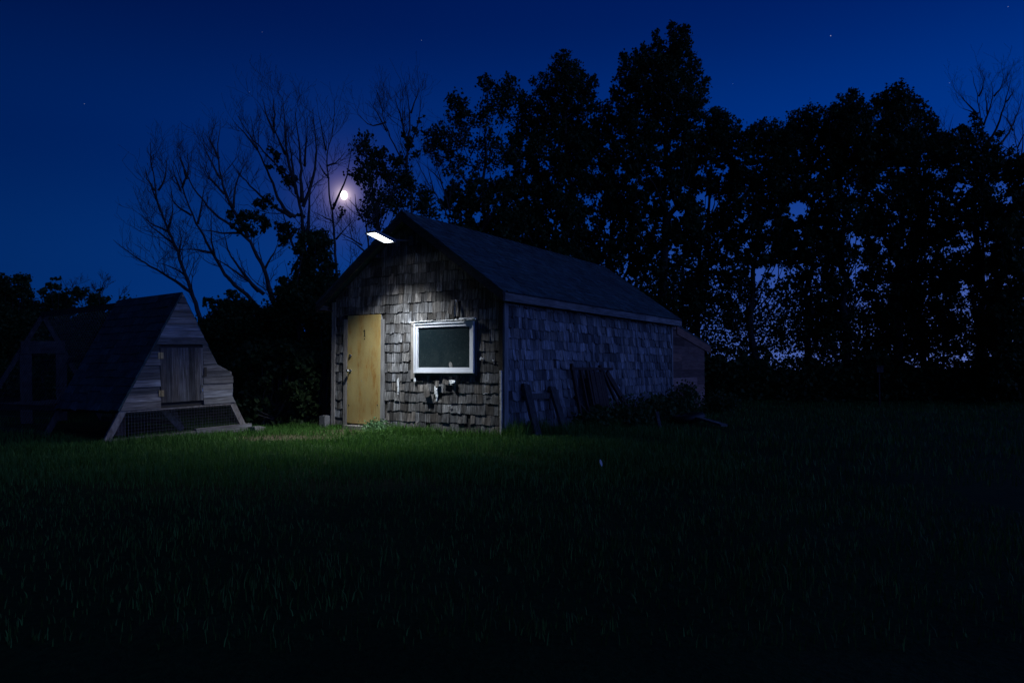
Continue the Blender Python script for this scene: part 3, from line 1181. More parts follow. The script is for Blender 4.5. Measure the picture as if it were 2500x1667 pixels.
rafter(xl, -.012, -.03, ZS - .005)
rafter(xr, -.012, -.02, ZS - .005)
rafter(xl, L1 - .02, -.03, ZS - .03, mat='run_beam')
rafter(xr, L1 - .02, -.03, ZS - .03, mat='run_beam')
for yy in (L2,):
    rafter(xl, yy, -.03, CH - .10, 'rafter', .10, mat='run_beam')
    rafter(xr, yy, -.03, CH - .10, 'rafter', .10, mat='run_beam')
k = MB()
k.box(AX - .03, AX + .03, L1 + .02, L2 + .05, CH - .12, CH - .02)
k.build('ridge_beam', M['run_beam'], coop)
for (zz, nm) in ((ZS, 'rail'), (1.30, 'rail'), (.03, 'sill')):
    for fx in (xl, xr):
        if zz == 1.30 and fx is xl:
            continue
        s_ = 1 if fx is xl else -1
        k = MB()
        xm = fx(zz) + s_ * .03
        k.box(xm - .025, xm + .025, L1 + .03, L2 + .04, zz - .045, zz + .045, .002)
        k.build(nm, M['run_beam'], coop)
# end wall of the run: door posts and lintel boards
for (x0, x1) in ((.87, 1.085), (1.535, 1.745)):
    k = MB()
    k.box(x0, x1, L2 - .03, L2 - .005, .05, 1.46, .002)
    k.build('door_post', M['run_beam'], coop)
k = MB()
k.box(.88, 1.70, L2 - .055, L2 - .032, 1.45, 1.70, .002)
k.build('lintel_board', M['run_beam'], coop)
k = MB()
k.box(xl(ZS), xr(ZS), L2 - .06, L2 - .032, ZS - .05, ZS + .03, .002)
k.build('rail', M['run_beam'], coop)
k = MB()
k.box(xl(ZS) + .10, xr(ZS) - .09, -.016, .02, ZS - .032, ZS - .008, .001)
k.build('rail', M['coop_beam'], coop)
# base sill at the front, inner post and brace
k = MB()
k.box(.03, 1.5, -.04, .03, -.06, .045, .006)
k.box(1.503, 2.56, -.055, .03, -.07, .075, .008)
k.build('sill', M['coop_board'], coop)
k = MB()
k.box(.80, .97, 1.2, 1.3, -.03, ZS - .06)
k.build('inner_post', M['red_board'], coop)
k = MB()
k.beam((1.30, .6, ZS - .06), (1.72, .75, .02), .10, .04, (1, 0, 0))
k.build('brace', M['coop_beam'], coop)
# wire netting under the coop and round the run
k = MB()
for zz in np.arange(.06, ZS, .05):
    k.tube([(xl(zz) + .11, .0, zz), (xr(zz) - .11, .0, zz)], .0018, 3)
for xx in np.arange(.25, 2.4, .05):
    zt = min(ZS - .02, xx / AX * CH if xx < AX else (WD - xx) / (WD - AX) * CH)
    if zt > .06:
        k.tube([(xx, .0, .04), (xx, .0, zt)], .0018, 3)
for fx in (xl, xr):
    for zz in np.arange(.1, CH - .15, .1):
        k.tube([(fx(zz), L1 + .05, zz), (fx(zz), L2, zz)], .0018, 3)
    for yy in np.arange(L1 + .1, L2, .1):
        k.tube([(fx(.05), yy, .05), (fx(CH - .1), yy, CH - .1)], .0018, 3)
k.build('wire_netting', M['black_metal'], coop)
k = MB()
k.box(-.13, .13, -.10, .10, -.04, .09, .03)
o = k.build('flat_stone', M['stone'])
o.location = tuple(CM @ Vector((2.62, -.08, -.07)))
o.location.z = .0
o.rotation_euler = (0, 0, 1.1)
tag(o, 'flat grey stone under the right foot of the chicken coop', 'stone')


# ------------------------------------------------------------------ vegetation
def leaves(mb, P, size, flat=0.0, r=rng, aspect=.8):
    """kite shaped leaves at points P (N,3)"""
    N = len(P)
    if N == 0:
        return
    d = r.normal(size=(N, 3))
    d[:, 2] -= .35
    d /= np.linalg.norm(d, axis=1)[:, None]
    u = r.normal(size=(N, 3))
    if flat:
        u[:, 2] *= (1 - flat)
    s_ = np.cross(d, u)
    s_ /= np.linalg.norm(s_, axis=1)[:, None] + 1e-9
    nn_ = np.cross(d, s_)
    sz = (size[0] + (size[1] - size[0]) * r.random(N))[:, None]
    a = P - d * sz * .5
    b = P + s_ * sz * .5 * aspect - d * sz * .08 + nn_ * sz * .08
    c = P + d * sz * .5
    e = P - s_ * sz * .5 * aspect - d * sz * .08 + nn_ * sz * .08
    mb.polys(np.stack([a, b, c, e], 1), 4)


def ball(n, r=rng):
    v = r.normal(size=(n, 3))
    v /= np.linalg.norm(v, axis=1)[:, None]
    return v * (r.random(n) ** .42)[:, None]


def bend(a, b, n=6, w=.08, r=rng, up=0.0):
    a, b = np.asarray(a, float), np.asarray(b, float)
    t = np.linspace(0, 1, n)[:, None]
    p = a + (b - a) * t
    ln = np.linalg.norm(b - a)
    off_ = r.normal(size=3) * w * ln
    off_[2] = off_[2] * .4 - up * ln
    p += np.sin(t * math.pi) * off_ * .6
    p += r.normal(size=p.shape) * .012 * ln * np.sin(t * math.pi)
    return p


GAPS = [(1762, 394, 26, 20), (1724, 486, 22, 30), (1715, 530, 18, 22), (1635, 500, 24, 30), (1610, 560, 16, 22), (1930, 455, 24, 26), (1938, 510, 34, 30), (2055, 535, 22, 18),
        (2105, 600, 22, 26), (2150, 590, 24, 20), (2215, 580, 20, 16), (2410, 600, 26, 20), (2425, 460, 24, 18), (1540, 380, 10, 16), (1578, 445, 12, 14),
        (1625, 620, 40, 46), (1875, 760, 52, 62), (1850, 680, 28, 28), (1800, 735, 20, 26), (2110, 750, 26, 40), (2090, 640, 22, 20), (2360, 740, 34, 40), (2330, 830, 24, 30), (1905, 655, 30, 30),
        (1585, 660, 14, 20), (1935, 800, 26, 30), (2390, 790, 18, 20), (1690, 640, 20, 26), (2430, 690, 16, 16), (1750, 800, 24, 26), (1980, 700, 20, 22), (1500, 590, 16, 12)]


def gap_ok(px, py):
    for (gx, gy, ga, gb) in GAPS:
        if ((px - gx) / ga) ** 2 + ((py - gy) / gb) ** 2 < .6:
            return False
    return True


LEAF_T = [0]


def leafy_tree(label, Y, base, blobs, cols=(), dens=1.0, trunk_r=.16, leaf=(.08, .14), top=None, cat='tree', kind='poplar_tree', mat='poplar_leaf', bdens=1.0, branches=True, group=None):
    """blobs: (px, py, r[, dens]); cols: (cx, halfwidth, ytop, ybot[, dens]) filled with leaf clusters"""
    root_p = np.array([at(base[0], 940, Y)[0], Y, 0.0])
    t = empty(kind, tuple(root_p), 0, label, cat, group)
    wood_ = MB()
    lf = MB()
    sc_ = Y / F_PX
    if top is None:
        top = min(blobs, key=lambda q: q[1])
    tp = at(top[0], top[1] + 6, Y)
    tr_pts = bend(root_p - (0, 0, .1), tp, 14, .035)
    tr_r = np.linspace(1, .07, 14) ** 1.1 * trunk_r
    wood_.tube(tr_pts, tr_r, 8)
    cl = []
    for q in blobs:
        dn = q[3] if len(q) > 3 else 1.0
        dy = rng.normal(0, .55)
        cl.append((at(q[0], q[1], Y + dy), q[2] * sc_, dn * dens, leaf))
    for q in cols:
        cx_, hw, y0, y1 = q[:4]
        dn = q[4] if len(q) > 4 else 1.0
        n_ = int(2 * hw * (y1 - y0) / 260 * bdens)
        for _ in range(n_):
            px_ = cx_ + rng.uniform(-1, 1) * hw
            py_ = rng.uniform(y0, y1)
            if not gap_ok(px_, py_):
                continue
            dy = rng.normal(0, .9)
            cl.append((at(px_, py_, Y + dy), rng.uniform(13, 25) * sc_, dn * .62, (leaf[0] * 1.15, leaf[1] * 1.25)))
    for (c_, r_, dn, lz) in cl:
        ar = math.pi * r_ * r_
        ml = .5 * (lz[0] + lz[1])
        n_ = max(6, int(ar * 1.5 * dn / (.2 * ml * ml)))
        # a few sub-sprays make the outline ragged
        k_ = max(4, int(n_ / 15))
        cen = c_ + ball(k_) * r_ * np.array([.98, 1.3, .98])
        idx = rng.integers(0, k_, n_)
        P = cen[idx] + rng.normal(size=(n_, 3)) * np.minimum(r_ * .25, .085)
        leaves(lf, P, lz)
        LEAF_T[0] += n_
    if branches:
        nb_ = len(cl)
        sel = cl if nb_ < 36 else [cl[q_] for q_ in rng.choice(nb_, 36, replace=False)]
        for (c_, r_, dn, lz) in sel:
            hgt = max(.3, c_[2] - rng.uniform(.8, 2.2) - abs(c_[0] - root_p[0]) * .7)
            i_ = int(np.argmin(np.abs(tr_pts[:, 2] - hgt)))
            if np.linalg.norm(c_ - tr_pts[i_]) < .3:
                continue
            n_ = 7
            wood_.tube(bend(tr_pts[i_], c_, n_, .08, up=.12), np.linspace(min(tr_r[i_] * .4, .034), .008, n_), 5)
    wood_.build('trunk', M['bark'], t, True, offset=root_p)
    lf.build('crown', M[mat], t, offset=root_p)
    return t


def twig(mb, p, d, ln, rad, depth, r=rng):
    e_ = np.array(p) + np.array(d, float) * ln * .6 - np.array([0, 0, CAM_H])
    e0 = np.array(p) - np.array([0, 0, CAM_H])
    if min(np.linalg.norm(e_ / np.linalg.norm(e_) - MOON), np.linalg.norm(e0 / np.linalg.norm(e0) - MOON)) < .022:
        return          # no fine twigs on the side towards the moon
    n_ = 5 if depth else 4
    pts = [np.array(p)]
    d = np.array(d, float)
    for i_ in range(n_):
        d = d + r.normal(size=3) * .13 + np.array([0, 0, .16])
        d /= np.linalg.norm(d)
        pts.append(pts[-1] + d * ln / n_)
    mb.tube(pts, np.linspace(rad, max(rad * .3, .0035), n_ + 1), 3 if rad < .012 else 4)
    if depth > 0:
        for i_ in range(1, n_ + 1):
            for _ in range(2 if depth > 1 else 1):
                if r.random() < .6:
                    s_ = r.normal(size=3)
                    s_ -= d * s_.dot(d)
                    s_ /= np.linalg.norm(s_) + 1e-9
                    nd = d * .8 + s_ * .75
                    nd /= np.linalg.norm(nd)
                    twig(mb, pts[i_], nd, ln * r.uniform(.35, .65), rad * .55, depth - 1, r)


def bare_tree(label, Y, limbs, zoom, r0=.11, tips=1.0, clumps=(), base=None, group='bare trees behind the shed and coop', tl=1.0):
    """limbs: pixel polylines; the first is the trunk"""
    ox_, oy_, k_ = zoom
    cv = [[(ox_ + x / k_, oy_ + y / k_) for (x, y) in lb] for lb in limbs]
    bx = base if base is not None else cv[0][0][0]
    root_p = np.array([at(bx, 940, Y)[0], Y, 0.0])
    t = empty('bare_tree', tuple(root_p), 0, label, 'bare tree', group)
    wood_, tw = MB(), MB()
    for li, lb in enumerate(cv):
        ln_px = sum(math.hypot(lb[i_ + 1][0] - lb[i_][0], lb[i_ + 1][1] - lb[i_][1]) for i_ in range(len(lb) - 1))
        slope = rng.normal(0, .25) if li else 0.0
        pts = []
        acc = 0
        st = 0.0
        if li:
            # start depth from the nearest trunk depth: keep it at Y
            st = 0.0
        for i_, (x, y) in enumerate(lb):
            if i_:
                acc += math.hypot(x - lb[i_ - 1][0], y - lb[i_ - 1][1]) * Y / F_PX
            pts.append(at(x, y, Y + st + slope * acc))
        if li == 0:
            pts.insert(0, root_p - np.array([0, 0, .1]))
        pts = np.array(pts)
        # resample smoothly
        seg = np.r_[0, np.cumsum(np.linalg.norm(np.diff(pts, axis=0), axis=1))]
        n_ = max(6, int(seg[-1] / .22))
        tt = np.linspace(0, seg[-1], n_)
        sm = np.stack([np.interp(tt, seg, pts[:, q_]) for q_ in range(3)], 1)
        for _ in range(2):
            sm[1:-1] = sm[1:-1] * .5 + (sm[:-2] + sm[2:]) * .25
        sm += rng.normal(size=sm.shape) * .012
        rr = r0 * .78 if li == 0 else r0 * (.40 if ln_px > 140 else .27)
        rad = np.linspace(1, .09, n_) ** 1.15 * rr + .003
        wood_.tube(sm, rad, 7)
        for i_ in range(int(n_ * (.35 if li == 0 else .15)), n_):
            for _ in range(2):
                if rng.random() < .33 * tips:
                    dd = sm[min(i_ + 1, n_ - 1)] - sm[max(i_ - 1, 0)]
                    dd /= np.linalg.norm(dd)
                    s_ = rng.normal(size=3) * np.array([1, .8, .6])
                    s_ -= dd * s_.dot(dd)
                    s_ /= np.linalg.norm(s_)
                    nd = dd * .65 + s_ * .75 + np.array([0, 0, .12])
                    nd /= np.linalg.norm(nd)
                    frac = i_ / n_
                    twig(tw, sm[i_], nd, rng.uniform(.35, 1.25) * (1.15 - .5 * frac) * tl, rad[i_] * .24 + .003, 2 if rng.random() < .5 else 1)
    wood_.build('trunk', M['bark'], t, True, offset=root_p)
    tw.build('twigs', M['bark'], t, offset=root_p)
    if clumps:
        for (x, y, r_, dn) in clumps:
            lf = MB()
            c_ = at(ox_ + x / k_, oy_ + y / k_, Y + rng.normal(0, .2))
            rm = r_ / k_ * Y / F_PX
            n_ = max(8, int(math.pi * rm * rm * 2.2 * dn / (.2 * .011)))
            kk_ = max(3, n_ // 30)
            cen = c_ + ball(kk_) * rm * .85
            leaves(lf, cen[rng.integers(0, kk_, n_)] + rng.normal(size=(n_, 3)) * rm * .25, (.07, .13))
            lf.build('leaf_tuft', M['poplar_leaf'], t, offset=root_p)
    return t


ZL = (260, 200, 2.703)
bare_tree('leftmost bare leaning tree with a long low limb reaching left behind the coop', 21.5, [
    [(620, 1560), (560, 1380), (500, 1200), (470, 1110), (410, 985), (355, 840), (320, 720), (300, 560), (283, 400)],
    [(410, 970), (437, 900), (435, 745)], [(350, 720), (385, 650), (403, 480)], [(410, 985), (300, 945), (215, 870)], [(440, 1060), (330, 990), (235, 890)],
    [(560, 1390), (450, 1310), (350, 1255), (200, 1160), (110, 1100), (45, 1045)], [(480, 1130), (495, 1060), (490, 980)],
    [(360, 850), (290, 700), (255, 560)], [(320, 720), (270, 640), (250, 590)], [(540, 1300), (470, 1230), (320, 1190)]], ZL, .12)
bare_tree('tall bare tree leaning left with forked top, second from the left', 22.5, [
    [(1030, 1570), (960, 1420), (850, 1350), (760, 1240), (700, 1130), (620, 980), (560, 860), (510, 740), (490, 640), (440, 520)],
    [(500, 700), (540, 600), (540, 440)], [(560, 880), (440, 810), (410, 650)], [(490, 720), (450, 620), (425, 540)], [(530, 640), (500, 520), (465, 450)],
    [(720, 1170), (690, 1050), (690, 860)], [(700, 1130), (560, 1100), (470, 1110)], [(600, 940), (640, 800), (640, 650)]], ZL, .13)
bare_tree('bare tree with a thick crooked trunk and wide left limb above dark shrubs', 20.5, [
    [(1150, 1570), (1090, 1430), (1050, 1240), (1000, 1150), (950, 1040), (900, 1000), (780, 920), (700, 860), (620, 760), (540, 640), (490, 520), (460, 460)],
    [(1050, 1230), (1140, 1050)], [(935, 1020), (850, 860), (790, 760), (750, 620), (735, 420), (750, 255)], [(840, 830), (850, 650), (930, 510)],
    [(750, 640), (690, 520), (640, 430)], [(780, 740), (700, 660), (620, 550)], [(740, 500), (690, 400), (670, 330)], [(1000, 1380), (880, 1240), (790, 1100), (770, 960)], [(1040, 1400), (900, 1280), (740, 1180), (690, 1140)],
    [(900, 1000), (720, 1000), (560, 960)]], ZL, .13,
    clumps=[(880, 870, 40, .9), (950, 890, 60, 1), (1050, 960, 50, 1), (900, 950, 60, .9), (980, 990, 30, .8), (830, 880, 35, .8), (1030, 910, 40, .8), (830, 940, 30, .6), (1010, 870, 30, .6)])
bare_tree('tallest bare tree with many upswept stems left of the moon', 22.0, [
    [(1330, 1300), (1305, 1100), (1290, 900), (1255, 700), (1210, 640), (1130, 560), (1020, 440), (960, 380), (865, 225)],
    [(1250, 890), (1170, 860), (1110, 700), (1040, 540), (990, 440), (950, 225)], [(1260, 740), (1190, 500), (1180, 300), (1160, 110)],
    [(1180, 480), (1110, 330), (1080, 200)], [(1110, 340), (1050, 210), (1030, 115)], [(1110, 300), (1110, 180), (1095, 85)], [(1290, 800), (1280, 500), (1240, 170)], [(1300, 830), (1360, 650), (1390, 500), (1360, 180)],
    [(1220, 890), (1100, 820), (1000, 740), (900, 640), (830, 540)], [(1000, 450), (900, 330), (830, 250)], [(1240, 640), (1215, 460), (1200, 300)], [(1310, 560), (1320, 400), (1325, 250)],
    [(1330, 1000), (1330, 860), (1350, 700), (1340, 600)], [(1240, 1100), (1180, 950), (1150, 800)]], ZL, .14, 1.25,
    clumps=[(1100, 470, 40, .6), (1130, 500, 40, .6), (1150, 590, 40, .8), (1200, 640, 50, .8), (1090, 570, 30, .5), (1230, 670, 40, .7), (1050, 790, 55, .8), (1000, 800, 40, .6), (1100, 810, 30, .5),
            (1150, 960, 50, .9), (1200, 980, 50, .9), (1170, 1030, 50, 1), (1280, 890, 30, .6), (1330, 1010, 60, 1), (1420, 1020, 50, 1), (1380, 1090, 70, 1)])
bare_tree('thin bare tree standing directly beside the moon', 20.0, [
    [(1520, 1260), (1510, 1100), (1500, 950), (1480, 800), (1460, 600), (1450, 460), (1500, 340), (1505, 155)],
    [(1450, 455), (1420, 320), (1395, 180)], [(1495, 840), (1532, 765), (1562, 695), (1600, 590), (1617, 430)], [(1470, 640), (1430, 590), (1390, 520)], [(1500, 930), (1420, 880), (1370, 860)],
    [(1515, 1040), (1580, 960), (1640, 900)], [(1460, 560), (1530, 520), (1570, 470)]], ZL, .085, 1.0,
    clumps=[(1545, 855, 32, .3), (1500, 805, 16, .4), (1560, 890, 25, .3)])
bare_tree('broken bare snag right of the moon above the lit lamp', 19.0, [
    [(1735, 1200), (1715, 1000), (1700, 880), (1705, 720)], [(1700, 930), (1660, 850), (1600, 770)], [(1695, 1080), (1600, 1030), (1500, 990)], [(1710, 960), (1760, 880), (1800, 800)],
    [(1700, 1120), (1640, 1060), (1560, 1040)], [(1690, 900), (1640, 820), (1640, 740)]], ZL, .085, 1.1)
ZM = (840, 40, 2.703)
bare_tree('bare topped tree rising out of leaves just left of the shed peak', 23.0, [
    [(450, 1200), (432, 1050), (400, 980), (330, 850), (280, 740), (245, 600), (215, 490)],
    [(415, 1000), (420, 850), (440, 650), (408, 470)], [(395, 730), (360, 620), (330, 520)], [(420, 900), (490, 740), (508, 540)], [(285, 760), (225, 640), (165, 560)], [(440, 640), (470, 560), (495, 470)],
    [(280, 700), (180, 740), (90, 650)], [(400, 800), (380, 650), (385, 560)]], ZM, .11, 1.15,
    clumps=[(470, 750, 40, .5), (430, 800, 40, .6), (400, 780, 30, .5), (500, 690, 30, .4), (440, 860, 50, .7), (360, 960, 50, .8), (400, 1050, 60, .8), (470, 920, 40, .6), (520, 660, 15, .4)])
bare_tree('slender bare stems slanting left behind the shed ridge', 24.0, [
    [(720, 1400), (660, 1270), (590, 1150), (530, 1060), (470, 940)], [(700, 1300), (640, 1080), (590, 930), (560, 880)], [(690, 1250), (700, 1120), (740, 1000)],
    [(600, 1170), (560, 1050), (545, 950)], [(650, 1100), (570, 1010), (500, 960)], [(760, 860), (700, 740), (650, 680)], [(790, 840), (760, 760), (720, 660)]], ZM, .085, 1.0)
ZR = (1900, 140, 3.137)
bare_tree('bare spreading tree top at the far right above the leafy trees', 26.0, [
    [(1570, 900), (1570, 680), (1560, 520), (1535, 400), (1535, 300), (1490, 150)], [(1540, 300), (1575, 220), (1572, 140)], [(1530, 430), (1430, 340), (1380, 260)],
    [(1575, 520), (1640, 340), (1655, 290), (1630, 180)], [(1650, 300), (1710, 240), (1728, 150)], [(1580, 700), (1680, 540), (1720, 400), (1760, 280), (1788, 140)],
    [(1620, 740), (1760, 600), (1830, 440), (1870, 290)], [(1740, 340), (1790, 300), (1810, 230)], [(1560, 480), (1480, 420), (1400, 380)], [(1600, 430), (1600, 330), (1580, 250)]], ZR, .12, .7)
bare_tree('bare tree with drooping fine branches at the right edge of the picture', 27.5, [
    [(1860, 1000), (1850, 800), (1810, 600), (1800, 480)], [(1850, 820), (1880, 640), (1860, 450)], [(1840, 780), (1760, 700), (1680, 650)], [(1830, 700), (1900, 560), (1960, 480)],
    [(1800, 560), (1750, 470), (1700, 420)]], ZR, .10, .9)
bare_tree('thin dead stems poking above the leaves right of the tallest poplar', 27.0, [
    [(1260, 1000), (1240, 690), (1265, 600), (1275, 490)], [(1245, 680), (1235, 600), (1225, 560)], [(1250, 640), (1300, 600), (1340, 440)]], ZR, .05, .4)

POP = 'poplars in the row behind the shed'
Yt = 27.0


def zz(x, y, r_, d=1.0):
    return (840 + x / 2.703, 40 + y / 2.703, r_, d)


T1 = [(899, 336, 22), (881, 362, 24), (914, 373, 30), (893, 405, 26), (925, 391, 30), (878, 430, 22), (900, 440, 34), (932, 428, 36), (969, 447, 38), (995, 454, 34), (951, 476, 40), (921, 502, 40), (907, 530, 34),
      (1018, 495, 40), (1040, 476, 28), (1047, 517, 34), (975, 500, 40), (985, 400, 26, .6), (960, 405, 20, .6), (878, 395, 14)]
leafy_tree('small leafy tree just left of the shed peak with clumps hanging over the roof', 23.5, (960,), T1, dens=.62, trunk_r=.12, leaf=(.08, .13), group=POP)
T2 = [(1099, 247, 20), (1121, 255, 24), (1114, 277, 28), (1136, 295, 26), (1177, 188, 12), (1184, 206, 20), (1210, 218, 26), (1243, 192, 14), (1244, 215, 22), (1250, 235, 24), (1236, 250, 28), (1206, 247, 28),
      (1184, 269, 26), (1232, 284, 26, .8), (1195, 314, 24, .7), (1158, 300, 24, .7), (1062, 336, 26), (1084, 332, 28), (1050, 362, 22), (1077, 373, 30), (1099, 362, 28), (1129, 347, 26, .7), (1158, 358, 26, .7), (1188, 358, 28, .7),
      (1217, 362, 28, .7), (1121, 395, 28, .7), (1165, 395, 30, .7), (1210, 398, 30, .8), (1240, 373, 30, .8), (1106, 415, 24, .6), (1200, 205, 14), (1128, 320, 22, .6)]
leafy_tree('open leafy poplar with see-through crown right of the shed peak', 25.5, (1196,), T2, [(1180, 90, 440, 640, 1.0)], dens=.8, trunk_r=.17, top=(1190, 210), group=POP)
T3 = [(1375, 134, 14), (1358, 155, 18), (1384, 158, 26), (1406, 166, 20), (1350, 185, 24), (1384, 195, 38), (1417, 195, 24), (1314, 198, 17), (1321, 222, 30), (1358, 232, 40), (1395, 236, 40), (1443, 203, 17), (1437, 228, 20),
      (1425, 262, 26), (1282, 243, 20), (1277, 269, 26), (1314, 265, 40), (1358, 277, 45), (1391, 284, 42), (1277, 306, 36), (1321, 314, 45), (1365, 317, 45), (1400, 320, 35), (1420, 240, 20), (1447, 190, 10)]
leafy_tree('tall pointed leafy poplar second highest in the row behind the shed', 27.0, (1365,), T3, [(1340, 95, 330, 640, 1.0)], trunk_r=.2, group=POP)
T4 = [(1450, 265, 18), (1469, 284, 24), (1491, 258, 20), (1506, 280, 26), (1432, 306, 26), (1469, 321, 38), (1506, 320, 36), (1440, 340, 34), (1530, 300, 26)]
leafy_tree('shorter leafy poplar tucked close left of the tallest one', 28.5, (1490,), T4, [(1480, 65, 340, 640, 1.0)], trunk_r=.15, group=POP)
T5 = [(1638, 60, 12), (1648, 68, 18), (1667, 70, 16), (1643, 86, 18), (1664, 91, 24), (1646, 112, 26), (1668, 118, 26), (1603, 84, 11), (1604, 100, 16), (1605, 118, 16), (1567, 115, 12), (1571, 134, 20), (1546, 130, 12),
      (1522, 136, 12), (1526, 152, 20), (1552, 152, 26), (1584, 148, 28), (1612, 140, 30), (1638, 139, 34), (1660, 145, 32), (1686, 137, 14), (1692, 156, 20), (1699, 176, 20), (1535, 190, 34), (1570, 185, 44), (1610, 185, 46), (1650, 185, 46),
      (1680, 190, 32), (1530, 220, 32), (1570, 230, 46), (1610, 230, 46), (1650, 230, 46), (1686, 225, 34), (1503, 228, 16), (1510, 238, 18), (1721, 197, 14), (1720, 218, 18), (1714, 256, 18), (1540, 262, 34), (1580, 275, 46), (1630, 275, 48), (1680, 265, 38),
      (1700, 250, 24), (1545, 300, 36), (1590, 315, 45), (1640, 315, 45), (1685, 300, 32), (1705, 285, 18)]
leafy_tree('tallest leafy poplar in the row with an upright crown', 27.5, (1634,), T5, [(1620, 85, 320, 640, 1.0), (1625, 85, 640, 760, .55)], trunk_r=.24, leaf=(.09, .15), group=POP)
T6 = [(1750, 274, 18), (1737, 292, 26), (1759, 295, 26), (1769, 314, 28), (1797, 299, 15), (1794, 325, 20), (1737, 321, 38), (1753, 346, 38), (1782, 345, 26), (1725, 345, 34)]
leafy_tree('rounded leafy poplar low against the right side of the tallest one', 28.5, (1715,), T6, [(1735, 60, 345, 640, .9), (1730, 60, 640, 790, .5)], trunk_r=.16, group=POP)
T7 = [(1833, 319, 17), (1864, 314, 26), (1884, 300, 11), (1890, 320, 24), (1848, 333, 32), (1909, 321, 18), (1880, 345, 40), (1820, 350, 30), (1915, 345, 30)]
leafy_tree('leafy poplar with a flat top filling the gap right of the open sky', 27.5, (1845,), T7, [(1860, 75, 350, 640, .95), (1850, 80, 640, 830, .4)], trunk_r=.16, group=POP)
T8 = [(1928, 306, 15), (1947, 290, 22), (1973, 280, 22), (1998, 282, 18), (1960, 311, 38), (1992, 311, 38), (1940, 330, 36), (2010, 330, 34)]
leafy_tree('leafy poplar with a blunt dome top left of the twin peaked ones', 28.0, (1965,), T8, [(1975, 70, 330, 640, 1.05), (1975, 70, 640, 830, .5)], trunk_r=.17, group=POP)
T9 = [(2079, 224, 13), (2088, 238, 17), (2069, 244, 16), (2050, 247, 12), (2037, 263, 16), (2059, 267, 26), (2085, 264, 26), (2104, 257, 15), (2028, 276, 12), (2034, 293, 26), (2066, 293, 38), (2098, 290, 34), (2123, 279, 18), (2045, 320, 40), (2090, 325, 44)]
leafy_tree('narrow pointed leafy poplar just left of the broad right hand crown', 27.0, (2075,), T9, [(2075, 60, 320, 640, 1.1), (2075, 65, 640, 850, .55)], trunk_r=.19, group=POP)
T10 = [(2190, 211, 14), (2203, 222, 17), (2171, 222, 15), (2181, 239, 28), (2149, 238, 17), (2136, 254, 14), (2155, 258, 26), (2187, 258, 32), (2206, 245, 20), (2232, 243, 15), (2238, 262, 20), (2225, 280, 26), (2171, 287, 36), (2200, 287, 36), (2160, 310, 36), (2200, 320, 40)]
leafy_tree('broad leafy poplar with the highest crown on the right half of the row', 27.5, (2175,), T10, [(2180, 60, 320, 640, 1.1), (2180, 65, 640, 860, .75)], trunk_r=.2, group=POP)
T11 = [(2244, 295, 20), (2267, 288, 17), (2282, 302, 15), (2251, 319, 32), (2276, 325, 26), (2270, 350, 32)]
leafy_tree('lower leafy poplar stepping down right of the broad crown', 28.5, (2265,), T11, [(2265, 50, 340, 640, .9), (2270, 60, 640, 860, .8)], trunk_r=.15, group=POP)
T12 = [(2343, 311, 13), (2327, 337, 16), (2308, 353, 20), (2340, 347, 28), (2378, 289, 12), (2375, 310, 20), (2394, 331, 22), (2435, 330, 13), (2420, 350, 18), (2362, 363, 40), (2404, 379, 40), (2442, 397, 34), (2320, 380, 32)]
leafy_tree('leafy tree under the bare spreading top at the far right', 26.5, (2400,), T12, [(2370, 75, 370, 560, .85), (2390, 80, 560, 860, .75)], trunk_r=.18, group=POP)
T13 = [(2474, 411, 34), (2500, 400, 30), (2490, 440, 40), (2530, 420, 50), (2560, 400, 50)]
leafy_tree('dark leafy tree cut off by the right edge of the picture', 24.0, (2520,), T13, [(2500, 70, 450, 960, 1.5)], trunk_r=.18, group=POP)
GAPS.clear()


def shrub(label, Y, blobs, leaf=(.06, .11), mat='shrub_leaf', dens=1.0, kind='shrub', cat='shrub', group=None, base=None, stems=True):
    cx_ = np.mean([q[0] for q in blobs]) if base is None else base
    root_p = np.array([at(cx_, 940, Y)[0], Y, 0.0])
    t = empty(kind, tuple(root_p), 0, label, cat, group)
    lf, st = MB(), MB()
    for q in blobs:
        dn = (q[3] if len(q) > 3 else 1.0) * dens
        c_ = at(q[0], q[1], Y + rng.normal(0, .3))
        c_[2] = max(c_[2], .1)
        r_ = q[2] * Y / F_PX
        ml = .5 * (leaf[0] + leaf[1])
        n_ = max(10, int(math.pi * r_ * r_ * 2.3 * dn / (.2 * ml * ml)))
        k_ = max(3, n_ // 35)
        cen = c_ + ball(k_) * r_ * .85
        P = cen[rng.integers(0, k_, n_)] + rng.normal(size=(n_, 3)) * r_ * .25
        P = P[P[:, 2] > .01]
        leaves(lf, P, leaf)
        LEAF_T[0] += n_
        if stems:
            st.tube(bend(root_p + rng.normal(size=3) * [.2, .1, 0], c_, 6, .06), np.linspace(.025, .006, 6), 4)
    lf.build('foliage', M[mat], t, offset=root_p)
    if stems:
        st.build('stems', M['bark'], t, offset=root_p)
    return t


def fill(x0, x1, y0, y1, n, r_=(16, 34), dn=1.0):
    return [(rng.uniform(x0, x1), rng.uniform(y0, y1), rng.uniform(*r_), dn) for _ in range(n)]


